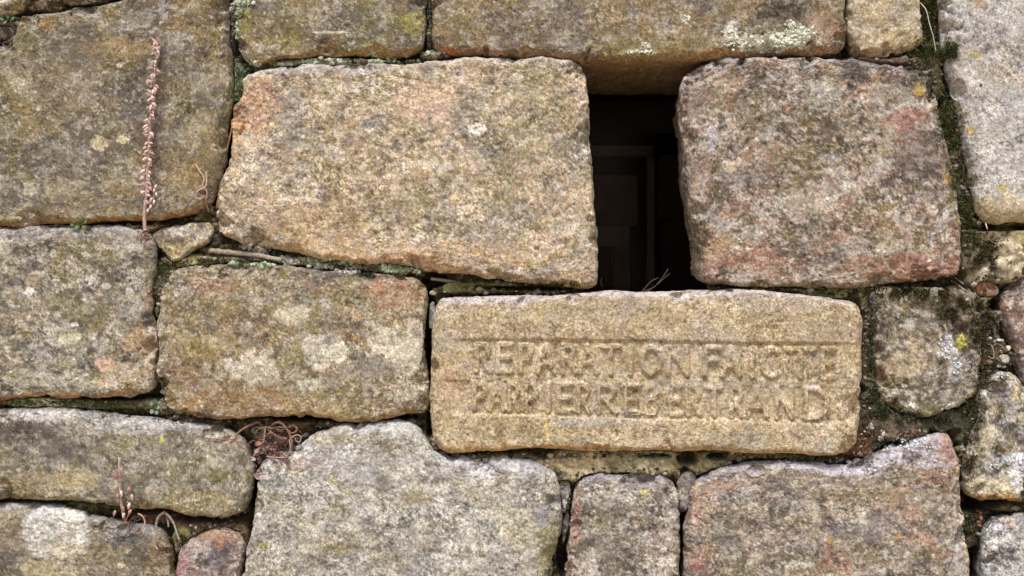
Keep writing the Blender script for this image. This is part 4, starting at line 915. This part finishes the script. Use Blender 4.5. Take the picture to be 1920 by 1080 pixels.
# short dried spike
P = [on(x, y, 8) for x, y in ((243, 976), (238, 958), (234, 935), (232, 905), (231, 880), (232, 855))]
yy = min(p.y for p in P)
for p in P: p.y = yy
loc = P[0].copy()
e = root_empty("dried_flower_spike", loc, "short reddish dried spike with a few cups, on the long low stone", "dried plant", "dried flower spikes on the wall")
A = Acc(); A.tube(P, 3.0, 2.0, (146, 98, 80), c2=(190, 160, 134)); A.tube([P[4], P[5] + Vector((-.002, 0, 0.001))], 1.4, .8, (210, 180, 150))
P2 = [Vector((W(x, y).x, yy, W(x, y).z)) for x, y in ((244, 970), (250, 955), (253, 935), (252, 912))]
A.tube(P2, 1.3, .8, (146, 104, 86)); A.build("stem", M_DRY, e, loc)
B = Acc()
for x, y, c in ((228, 884, (150, 84, 72)), (226, 905, (170, 132, 116)), (228, 920, (160, 124, 108)), (225, 952, (160, 112, 96)), (239, 945, (150, 112, 96)), (236, 872, (170, 136, 120)), (252, 908, (176, 110, 96)), (255, 922, (196, 160, 148)), (251, 938, CAP), (254, 950, (186, 126, 108)), (235, 915, CAP), (241, 955, CAP)):
    B.bud(Vector((W(x, y).x, yy - .003, W(x, y).z)), (random.uniform(-.4, .4), -.3, -1), 12, 6.5, c)
B.build("seed_cups", M_DRY, e, loc)
R = Acc()
for q in ([(243, 972), (248, 980), (243, 990), (238, 1000)], [(242, 974), (238, 984), (240, 996), (234, 1004)], [(246, 972), (256, 970), (262, 960), (258, 956)], [(244, 974), (254, 978), (261, 974)]):
    R.tube([on(x, y, 6) for x, y in q], 1.5, .7, (140, 98, 76))
R.build("roots", M_DRY, e, loc)

random.seed(11)
def strand(name, label, cat, lines, r0, r1, c, c2=None, lift=4, ends=False, depth=None, flat=1.0, group=None, mat=None, kind=None):
    A = Acc()
    for q in lines:
        pts = at_d(q, depth) if depth is not None else line_on(q, lift, ends)
        A.tube(pts, r0, r1, c, c2=c2, flat=flat)
    og = A.V[0]
    return tag(A.build(name, mat or M_DRY, None, tuple(og)), label, cat, group, kind)

strand("dead_twig", "flat weathered grey stick poking out of the joint beside the small wedge stone", "twig",
       [[(368, 466), (400, 470), (440, 474), (480, 478), (510, 484), (528, 487)]], 5.5, 4, (148, 132, 108), (158, 146, 122), lift=5, ends=True, flat=.7)
strand("dead_twig", "flat stick lying deep in the dark joint above the carved stone's left end", "twig", [[(806, 522, 30), (840, 527, 26), (862, 533, 24), (888, 542, 24)]], 3, 4, (150, 134, 100), depth=28, flat=.6)
strand("straw", "thin straw-coloured stem standing in the dark gap left of the pinkish block", "stem", [[(431, 222), (431, 240), (424, 270), (415, 315), (409, 350), (403, 390)]], 1.4, 2, (186, 130, 84), depth=14)
strand("dry_roots", "pale curly rootlets at the lower right corner of the big brown block", "roots",
       [[(370, 308), (377, 320), (386, 336), (384, 350), (391, 362), (387, 378), (389, 394)], [(390, 322), (391, 340), (388, 352), (376, 358), (372, 368), (379, 375), (387, 368)], [(386, 372), (391, 384), (396, 395)]], 1.3, 1.6, (206, 180, 148), (176, 120, 96), lift=5)
strand("dry_roots", "forked bare root with whitened ends hanging under the long rounded low stone", "roots",
       [[(310, 960, -2), (300, 968, -10), (297, 982, -14), (299, 994, -16), (294, 1007, -18), (296, 1018, -18), (301, 1027, -18)], [(308, 961, 0), (320, 968, -8), (329, 979, -12), (334, 992, -14), (340, 1010, -14)], [(309, 964, 6), (314, 976, 2), (316, 988, 0)]], 3.0, 1.2, (100, 84, 62), (176, 166, 148), depth=0)
strand("dead_tendril", "small bent orange tendril between the short spike and the forked root", "tendril", [[(262, 961, -10), (271, 966, -12), (276, 977, -14), (273, 987, -15), (266, 996, -16)]], 1.6, 1.1, (186, 140, 108), depth=0)
TG = (122, 88, 66)
strand("tendril_tangle", "tangle of curling brown stems in the hollow above the biggest pale grey stone", "dead stems",
       [[(487, 800, 16), (482, 793, 10), (470, 797, 2), (455, 805, -8), (446, 815, -14), (447, 826, -18), (458, 836, -20), (470, 844, -18)],
        [(505, 802, 14), (515, 794, 6), (525, 793, 2), (534, 799, -2), (541, 808, -6), (547, 818, -10), (550, 828, -14), (547, 842, -16), (542, 850, -14)],
        [(500, 806, 8), (512, 813, 0), (526, 820, -8), (541, 822, -10)], [(506, 806, 12), (518, 802, 8), (532, 802, 6)],
        [(540, 801, 4), (548, 798, 4), (556, 803, 2), (554, 810, 0), (546, 812, 0), (541, 807, 2)]], 2.6, 1.3, TG, (140, 98, 78), depth=0)
strand("tendril_tangle", "thin pale tendrils looping over the dead leaves in that hollow", "dead stems",
       [[(545, 824, -12), (553, 816, -14), (562, 814, -14), (567, 820, -14), (564, 827, -14), (558, 825, -14), (556, 819, -14)], [(496, 800, 8), (497, 818, -6), (494, 832, -14), (486, 844, -20), (480, 852, -22)],
        [(504, 853, -18), (520, 855, -20), (540, 855, -20)], [(545, 822, -14), (548, 838, -20), (541, 856, -22)]], 1.3, .8, (168, 138, 116), depth=0)
strand("dead_tendril", "hair-thin reddish tendril lying on the long low stone, reaching the tangle", "tendril", [[(386, 819), (410, 821), (440, 822), (455, 824)]], 1.3, 1, (160, 104, 80), lift=3)
strand("dry_roots", "little red curls of root at the left edge above the long low stone", "roots", [[(-4, 742), (4, 746), (9, 752), (3, 758)], [(-4, 750), (6, 754), (12, 750)], [(0, 738), (8, 742), (13, 748)]], 1.5, 1, (140, 82, 64), lift=5)
strand("root_hair", "long white hair-thin stem hanging against the moss by the pale buff stone", "stem", [[(1727, 4, 4), (1735, 20, -4), (1740, 46, -8), (1747, 74, -10), (1752, 98, -8)]], 1.0, .8, (190, 180, 160), depth=0)
strand("grass_fibres", "fine dry grass hairs sprawling below the red-tinged block's lower right corner", "stem", [[(1796, 526), (1806, 540), (1818, 552), (1827, 574)], [(1802, 520), (1812, 536), (1824, 556)], [(1838, 640), (1840, 652), (1836, 664)], [(1858, 646), (1864, 660), (1862, 672), (1852, 668)]], 1.0, .7, (170, 156, 128), lift=5, kind="stuff")
strand("grass_fibres", "fan of fine grass hairs on the sill of the dark opening", "stem", [[(1216, 545, 60), (1232, 538, 50), (1246, 522, 44), (1258, 504, 40)], [(1222, 546, 60), (1240, 532, 54), (1262, 512, 50)], [(1210, 546, 56), (1226, 528, 50), (1240, 520, 48)], [(1133, 520, 60), (1131, 530, 60), (1135, 538, 60)]], .7, .5, (104, 84, 72), depth=50, kind="stuff")
strand("bristle", "tiny white bristle sticking up below the tall light grey stone", "stem", [[(1846, 418, -4), (1849, 430, -6)]], 1.3, 1, (214, 206, 186), depth=-4)

A = Acc(); random.seed(21)
for _ in range(34):
    x = random.gauss(515, 26); y = random.gauss(822, 14); d = random.uniform(-16, 4); an = random.uniform(0, 6.3); r_ = random.uniform(5, 15); k_ = random.choice((-1, 1)) * random.uniform(.5, 1.1); pts = []
    for i in range(6):
        pts.append(W(x, y, d)); x += math.cos(an) * r_ * .7; y += math.sin(an) * r_ * .5; an += k_; d += random.uniform(-3, 3)
        x = min(max(x, 462), 566); y = min(max(y, 800), 858)
    A.tube(pts, random.uniform(.9, 1.7), .5, random.choice([(104, 74, 58), (130, 94, 72), (84, 60, 48), (150, 116, 92)]), n=5, sides=5)
tag(A.build("tendril_tangle", M_DRY), "matted fine dead fibres packed behind the curling brown stems", "dead stems", kind="stuff")
# dead leaves
def litter(name, label, spots, n, cols, L=(6, 13), seed=1):
    random.seed(seed); A = Acc()
    for _ in range(n):
        cx, cy, rx, ry = random.choice(spots)
        x = random.gauss(cx, rx * .5); y = random.gauss(cy, ry * .5)
        p, nr = hit(x, y)
        d = Vector((random.uniform(-1, 1), random.uniform(-.7, .1), random.uniform(-1, 1)))
        l = random.uniform(*L)
        A.leaf(p + Vector((0, -random.uniform(2, 9) * S, 0)) - d.normalized() * l * .4 * S, d, Vector((random.uniform(-.6, .6), -1, random.uniform(-.3, .8))), l, l * random.uniform(.4, .8), random.choice(cols), curl=random.uniform(-.6, .8))
    return tag(A.build(name, M_DRY), label, "dead leaves", kind="stuff")
LC = [(130, 104, 90), (176, 140, 122), (120, 84, 66), (196, 164, 144), (96, 66, 54), (140, 100, 90)]
litter("dead_leaves", "crumpled brown and pinkish dead leaves caught in the hollow above the big grey stone", [(480, 862, 14, 12), (500, 850, 26, 10), (535, 846, 20, 16), (482, 880, 5, 16), (520, 838, 26, 14), (525, 830, 18, 10), (478, 900, 3, 12)], 230, LC, seed=4)
litter("dead_leaves", "a few crisp brown leaf scraps under the low rounded stone near its right end", [(356, 980, 8, 12), (430, 985, 26, 12), (452, 975, 12, 24), (395, 985, 40, 6)], 50, LC + [(170, 110, 70)], L=(4, 9), seed=5)
litter("dead_leaves", "rusty scraps of litter in the corner right of the carved stone's lower end", [(1618, 835, 12, 18), (1628, 800, 12, 30), (1700, 812, 30, 6), (1610, 850, 14, 6)], 120, [(150, 70, 44), (120, 92, 66), (96, 72, 50), (176, 150, 120), (84, 60, 40)], L=(3, 7), seed=6)
litter("dead_leaves", "rusty brown curled leaves hanging in the dark gap at the lower right", [(1847, 955, 3, 10), (1848, 970, 4, 6), (1841, 985, 6, 4)], 14, [(150, 100, 72), (170, 96, 60), (190, 150, 130)], L=(7, 11), seed=7)
A = Acc(); p = W(489, 831, -14)
A.leaf(p + Vector((-.006, 0, 0)), (1, -.1, .15), (0, -1, .3), 15, 9, (170, 108, 70), curl=.6)
tag(A.build("dead_leaf", M_DRY, None, tuple(p)), "single bright orange-brown leaf in the middle of the tangle of dead stems", "dead leaf")

# small green plants
def sprout(label, x, y, items, c):
    p0 = on(x, y, 4); e = root_empty("seedling", p0, label, "seedling", None)
    for (dx, dy, ang, L) in items:
        A = Acc(); q = p0 + Vector((dx * S, -.004, -dy * S)); d = Vector((math.cos(ang), -.35, math.sin(ang)))
        A.tube([p0, (p0 + q) / 2 + Vector((0, -.002, 0)), q], .8, .6, (90, 110, 60), n=3)
        A.leaf(q, d, (0, -1, .6), L, L * .8, c, curl=.2, lobed=True)
        A.build("leaf", M_MOSS, e, tuple(p0))
sprout("little lobed green seedling rooted in the joint under the big brown block", 152, 420, [(-6, -4, 2.6, 10), (3, -5, 1.4, 10), (8, -1, .4, 9), (-2, 3, 4.2, 10), (6, 4, 5.4, 9), (-10, 2, 3.4, 8)], (96, 124, 62))
sprout("tiny bluish green seedling in the joint at the foot of the lichen-blotched block", 290, 762, [(-4, -3, 2.4, 8), (2, -7, 1.6, 8), (4, 3, .1, 8), (-3, 6, 4.4, 9), (3, 8, 5, 8)], (124, 144, 112))
sprout("small dark green leaf pair half hidden behind the tangle of dead stems", 486, 812, [(-7, 0, 2.9, 10), (4, -3, 1.0, 11), (5, 4, 5.8, 9)], (70, 112, 66))
sprout("green sprout at the top left in the notch beside the big brown block", 14, 37, [(-8, 0, 2.9, 9), (0, -2, 1.2, 7), (7, 0, .3, 9), (-2, 3, 4, 7)], (96, 140, 90))

def moss(label, spots, n, cols, L=(5, 10), wd=1.5, seed=1, droop=.3, clump=.0, name="moss"):
    rs = np.random.default_rng(seed); V = []; T = []; C = []
    ar = np.array([s[2] * s[3] for s in spots], float); ar /= ar.sum()
    pick = rs.choice(len(spots), n, p=ar)
    cand = np.array([(rs.normal(spots[i][0], spots[i][2] * .55), rs.normal(spots[i][1], spots[i][3] * .55)) for i in pick])
    nz = fbm(np.c_[cand[:, 0], np.zeros(n), cand[:, 1]], 16, 3, seed + 200)
    for (x, y), q in zip(cand, nz):
        if q < clump: continue
        p, nr = hit(x, y)
        if (p.y / S) > 110: continue
        c = lin(cols[rs.integers(len(cols))]) * rs.uniform(.6, 1.35)
        for b in range(2):
            d = Vector((rs.normal(0, .7), -abs(rs.normal(.6, .4)), rs.normal(.05 - droop, .7))) + nr * .5
            d.normalize(); l = rs.uniform(*L) * S
            a = d.cross(Vector((rs.normal(), rs.normal(), rs.normal()))).normalized() * wd * S * .5
            base = p - d * .1 * l; mid = p + d * l * .55; tip = p + d * l + Vector((0, 0, -droop * l * .4))
            o = len(V); V += [base - a, base + a, mid + a * .8, mid - a * .8, tip]
            T += [(o, o + 1, o + 2), (o, o + 2, o + 3), (o + 3, o + 2, o + 4)]; C += [c] * 5
    ob = link_mesh(name, np.array([tuple(v) for v in V]), np.array(T), M_MOSS, np.array(C))
    return tag(ob, label, "moss", kind="stuff")
MG = [(84, 90, 48), (66, 72, 40), (104, 108, 62), (56, 56, 36), (118, 110, 76)]
MB = [(86, 72, 50), (60, 50, 36), (112, 98, 72), (74, 74, 44), (44, 38, 28)]
moss("dark green moss and root hairs filling the joint left of the tall light grey stone", [(1752, 30, 12, 50), (1740, 92, 24, 16), (1776, 100, 12, 20), (1775, 220, 14, 50), (1795, 290, 15, 60), (1812, 360, 13, 40), (1822, 420, 14, 30)], 6500, MG + [(52, 70, 40)], L=(5, 12), seed=11)
moss("brown and green moss matted over the top of the rounded mossy stone", [(1680, 548, 60, 8), (1770, 550, 46, 14), (1784, 588, 22, 30), (1818, 600, 16, 36), (1840, 570, 20, 16)], 5200, MB + [(78, 90, 44)], seed=12, L=(3, 9))
moss("dark moss in the joint between the carved stone and the rounded mossy stone", [(1634, 650, 10, 70), (1640, 740, 12, 30), (1655, 772, 26, 12), (1715, 785, 50, 8), (1770, 790, 20, 8)], 2600, [(60, 76, 60), (50, 56, 40), (92, 100, 60), (76, 68, 50)], seed=13, L=(3, 8))
moss("grimy moss and dead fibres in the right-hand rubble joint", [(1850, 480, 24, 40), (1845, 620, 26, 40), (1860, 690, 26, 24), (1826, 790, 14, 46), (1814, 850, 8, 40), (1918, 925, 10, 20), (1832, 985, 12, 16), (1868, 745, 12, 14)], 6500, MB + [(130, 120, 96), (70, 80, 46)], seed=14, L=(3, 9))
moss("bright grey-green moss clump in the joint at the pinkish block's upper left corner", [(445, 160, 9, 24), (450, 135, 10, 10), (440, 185, 6, 12)], 900, [(92, 122, 84), (120, 146, 106), (60, 84, 52), (150, 166, 130)], seed=15, L=(3, 7))
moss("dark olive moss along the underside of the pinkish block, left of the opening", [(1040, 534, 60, 6), (960, 544, 60, 4), (1090, 545, 26, 4), (900, 540, 30, 6)], 1500, [(82, 80, 34), (60, 58, 26), (104, 98, 46)], seed=16, L=(2, 6))
moss("yellow-green moss lining the ledge above the long low stone", [(60, 756, 46, 5), (120, 756, 40, 5), (200, 762, 60, 4), (290, 766, 16, 10)], 1700, [(146, 158, 96), (110, 124, 66), (84, 96, 52), (160, 164, 116)], seed=17, L=(2, 5))
moss("dry twiggy brown debris on the ledge below the grey and olive block", [(260, 774, 60, 7), (340, 784, 40, 8), (400, 792, 30, 5)], 1100, [(96, 84, 74), (130, 118, 104), (64, 54, 46), (84, 76, 50)], seed=18, L=(3, 9), wd=1.2)
moss("black-green moss in the joint over the stone with the pale disc", [(150, 951, 50, 5), (200, 962, 30, 6), (336, 1014, 12, 10)], 1100, [(74, 72, 38), (52, 50, 28), (96, 94, 50)], seed=19, L=(2, 6))
moss("dry brown moss cushion at the top left above the big brown block", [(72, 8, 22, 8), (100, 6, 20, 6)], 800, [(104, 88, 70), (70, 58, 46), (136, 118, 96), (84, 86, 50)], seed=20, L=(3, 7))
moss("dark green moss and soil around the small wedge stone", [(330, 500, 36, 8), (390, 488, 50, 6), (390, 402, 14, 8), (300, 505, 10, 20), (345, 412, 40, 4), (420, 462, 30, 5)], 1600, [(92, 96, 50), (66, 64, 36), (84, 70, 50), (118, 120, 70)], seed=21, L=(2, 6))
moss("thin olive moss under the pinkish block and around the orange-spotted block's top", [(1180, 855, 130, 5), (1420, 858, 90, 4), (1560, 545, 60, 6), (1640, 552, 30, 8), (1660, 812, 40, 14)], 1800, [(96, 94, 48), (74, 72, 38), (112, 104, 60), (64, 54, 38)], seed=22, L=(2, 6))

def crust(label, spots, n, cols, r=(3, 7), seed=1):
    """little ruffled scales of leafy lichen"""
    rs = np.random.default_rng(seed); V = []; Q = []; T = []; C = []
    ar = np.array([s[2] * s[3] for s in spots], float); ar /= ar.sum()
    for _ in range(n):
        s = spots[rs.choice(len(spots), p=ar)]
        x, y = rs.normal(s[0], s[2] * .5), rs.normal(s[1], s[3] * .5)
        p, nr = hit(x, y)
        if p.y / S > 60: continue
        up = (nr * .6 + Vector((rs.normal(0, .25), -1, .5 + rs.normal(0, .3)))).normalized()
        a = up.cross(Vector((0, 0, 1))).normalized(); b = up.cross(a)
        R_ = rs.uniform(*r) * S; m = 9; o = len(V); c = lin(cols[rs.integers(len(cols))]) * rs.uniform(.75, 1.2)
        p = p + up * rs.uniform(0, 1.5) * S
        V.append(p + up * R_ * .35); C.append(c)
        for ring, (rr, hh) in enumerate(((.55, .42), (1, .1), (.8, -.35))):
            for k in range(m):
                an = 2 * math.pi * k / m; q = rr * rs.uniform(.7, 1.3) * R_
                V.append(p + (a * math.cos(an) + b * math.sin(an)) * q + up * (hh + rs.uniform(-.15, .25)) * R_); C.append(c * rs.uniform(.8, 1.15) if ring < 2 else c * .9)
        for k in range(m):
            k2 = (k + 1) % m; T.append((o, o + 1 + k, o + 1 + k2))
            for g_ in (0, 1): Q.append((o + 1 + g_ * m + k, o + 1 + (g_ + 1) * m + k, o + 1 + (g_ + 1) * m + k2, o + 1 + g_ * m + k2))
    ob = link_mesh("lichen", np.array([tuple(v) for v in V]), [np.array(Q), np.array(T)], M_LICHEN, np.array(C))
    return tag(ob, label, "lichen", kind="stuff")
GG = [(176, 184, 156), (150, 162, 132), (196, 198, 178), (120, 130, 96)]
WG = [(206, 204, 190), (184, 184, 170), (160, 160, 146), (128, 124, 110)]
crust("pale green lichen scales in the joint along the pinkish block's top edge", [(480, 124, 20, 5), (520, 119, 30, 3), (580, 115, 34, 3), (640, 112, 40, 3), (700, 113, 40, 3), (760, 109, 34, 3), (810, 100, 16, 4)], 420, GG + [(110, 104, 88)], r=(2, 4.5), seed=31)
crust("pale mint lichen at the top edge between the big brown block and its neighbour", [(456, 10, 12, 10), (446, 22, 8, 8), (443, 60, 4, 30)], 150, GG, r=(2.5, 5), seed=32)
crust("whitish lichen scales behind the flat grey stick, over the lichen-blotched block", [(460, 462, 12, 4), (485, 468, 14, 5), (510, 474, 12, 4), (535, 484, 12, 7), (560, 490, 14, 4), (600, 499, 20, 6), (650, 506, 22, 5), (540, 492, 10, 5)], 420, WG, r=(2, 4.5), seed=33)
crust("grey-green lichen scales in the joint at the lichen-blotched block's upper right corner", [(730, 504, 20, 6), (755, 508, 16, 5), (782, 513, 8, 5), (590, 487, 26, 3), (650, 493, 16, 3), (450, 494, 30, 4), (500, 496, 12, 4)], 260, [(160, 172, 140), (136, 150, 112), (180, 184, 160), (104, 120, 76)], r=(2.5, 5.5), seed=34)
crust("scabby white-green lichen crust on the right end of the lintel", [(1500, 66, 20, 12), (1470, 82, 34, 8), (1420, 84, 22, 6), (1370, 76, 8, 16), (1480, 50, 8, 8), (1287, 38, 5, 4), (1210, 88, 6, 5), (1190, 100, 30, 3)], 300, [(208, 212, 190), (186, 192, 168), (216, 214, 196)], r=(1.5, 3.6), seed=35)
crust("bluish white lichen flecks on the rounded mossy stone and the grimy stone below it", [(1775, 650, 12, 22), (1792, 690, 10, 18), (1710, 766, 10, 6), (1892, 862, 18, 6), (1912, 880, 8, 22), (1856, 873, 8, 5), (1784, 766, 10, 5), (1700, 830, 40, 12), (1870, 700, 14, 8)], 220, [(206, 208, 212), (180, 184, 190), (216, 214, 206)], r=(1.3, 3), seed=36)
crust("lumpy greyish flakes of lichen on the orange-spotted block's top edge", [(1500, 864, 40, 4), (1590, 868, 30, 5), (1660, 842, 20, 8), (1655, 818, 6, 10), (1632, 800, 6, 8)], 130, [(190, 188, 190), (170, 164, 160), (206, 200, 186)], r=(1.5, 3.5), seed=37)

# grit, crumbs of mortar and sparse moss along every joint
def joint_points(n, seed, near=2, far=13):
    rs = np.random.default_rng(seed); out = []
    tries = 0
    wts = np.array([len(P) for P in POLYS], float); wts /= wts.sum()
    while len(out) < n and tries < n * 6:
        tries += 1
        P = POLYS[rs.choice(len(POLYS), p=wts)]; i = rs.integers(len(P)); c = P.mean(0)
        t = P[(i + 2) % len(P)] - P[i - 2]; t = t / (np.hypot(*t) + 1e-9); nn = np.array([t[1], -t[0]])
        q = P[i] + nn * rs.uniform(near, far)
        if not (-30 < q[0] < 1950 and -30 < q[1] < 1110) or (1095 < q[0] < 1330 and 100 < q[1] < 545): continue
        o = W(q[0], q[1], -200)
        ok, loc, nor, _, ob, _ = scene.ray_cast(DG, o, Vector((0, 1, 0)))
        if ok and ob.name.startswith("mortar"): out.append((q[0], q[1], loc))
    return out
def grit():
    rs = np.random.default_rng(50); pts = joint_points(3600, 51); V = []; T = []; C = []
    th = (1 + 5 ** .5) / 2
    iv = np.array([(-1, th, 0), (1, th, 0), (-1, -th, 0), (1, -th, 0), (0, -1, th), (0, 1, th), (0, -1, -th), (0, 1, -th), (th, 0, -1), (th, 0, 1), (-th, 0, -1), (-th, 0, 1)]) / 1.9
    it = [(0, 11, 5), (0, 5, 1), (0, 1, 7), (0, 7, 10), (0, 10, 11), (1, 5, 9), (5, 11, 4), (11, 10, 2), (10, 7, 6), (7, 1, 8), (3, 9, 4), (3, 4, 2), (3, 2, 6), (3, 6, 8), (3, 8, 9), (4, 9, 5), (2, 4, 11), (6, 2, 10), (8, 6, 7), (9, 8, 1)]
    cols = [(150, 138, 112), (110, 98, 76), (84, 74, 58), (176, 166, 142), (124, 112, 70), (66, 58, 46), (140, 110, 84)]
    for x, y, loc in pts:
        r = min(7, .9 + rs.exponential(1.2)) * S; c = mute(lin(cols[rs.integers(len(cols))]), .3) * rs.uniform(.45, 1.0)
        k = iv * rs.uniform(.65, 1.3, (12, 3)) * np.array([1.2, .8, .9]) * r + np.array(loc) - np.array([0, r * .4, 0])
        o = len(V); V += list(k); T += [(a + o, b + o, d + o) for a, b, d in it]; C += [c] * 12
    tag(link_mesh("grit", np.array(V), np.array(T), M_BED, np.array(C), smooth=False), "loose grit and crumbs of mortar lodged along all the joints", "grit", kind="stuff")
grit()
def joint_moss():
    rs = np.random.default_rng(60); pts = joint_points(7000, 61, 0, 12); V = []; T = []; C = []
    nz = fbm(np.array([(x, 0, y) for x, y, _ in pts]), 60, 3, 300)
    cols = [(92, 94, 48), (74, 76, 42), (116, 118, 70), (84, 70, 48), (132, 136, 96), (60, 54, 38)]
    for (x, y, loc), q in zip(pts, nz):
        if q < -.1: continue
        c = lin(cols[rs.integers(len(cols))]) * rs.uniform(.6, 1.3); p = Vector(loc)
        for b in range(2):
            d = Vector((rs.normal(0, .7), -abs(rs.normal(.6, .4)), rs.normal(0, .7))).normalized(); l = rs.uniform(2, 6.5) * S
            a = d.cross(Vector((rs.normal(), rs.normal(), rs.normal()))).normalized() * .65 * S
            mid = p + d * l * .55; tip = p + d * l; o = len(V); V += [p - a, p + a, mid + a * .8, mid - a * .8, tip]
            T += [(o, o + 1, o + 2), (o, o + 2, o + 3), (o + 3, o + 2, o + 4)]; C += [c] * 5
    tag(link_mesh("moss", np.array([tuple(v) for v in V]), np.array(T), M_MOSS, np.array(C)), "thin scattered moss growing here and there along the joints", "moss", kind="stuff")
joint_moss()
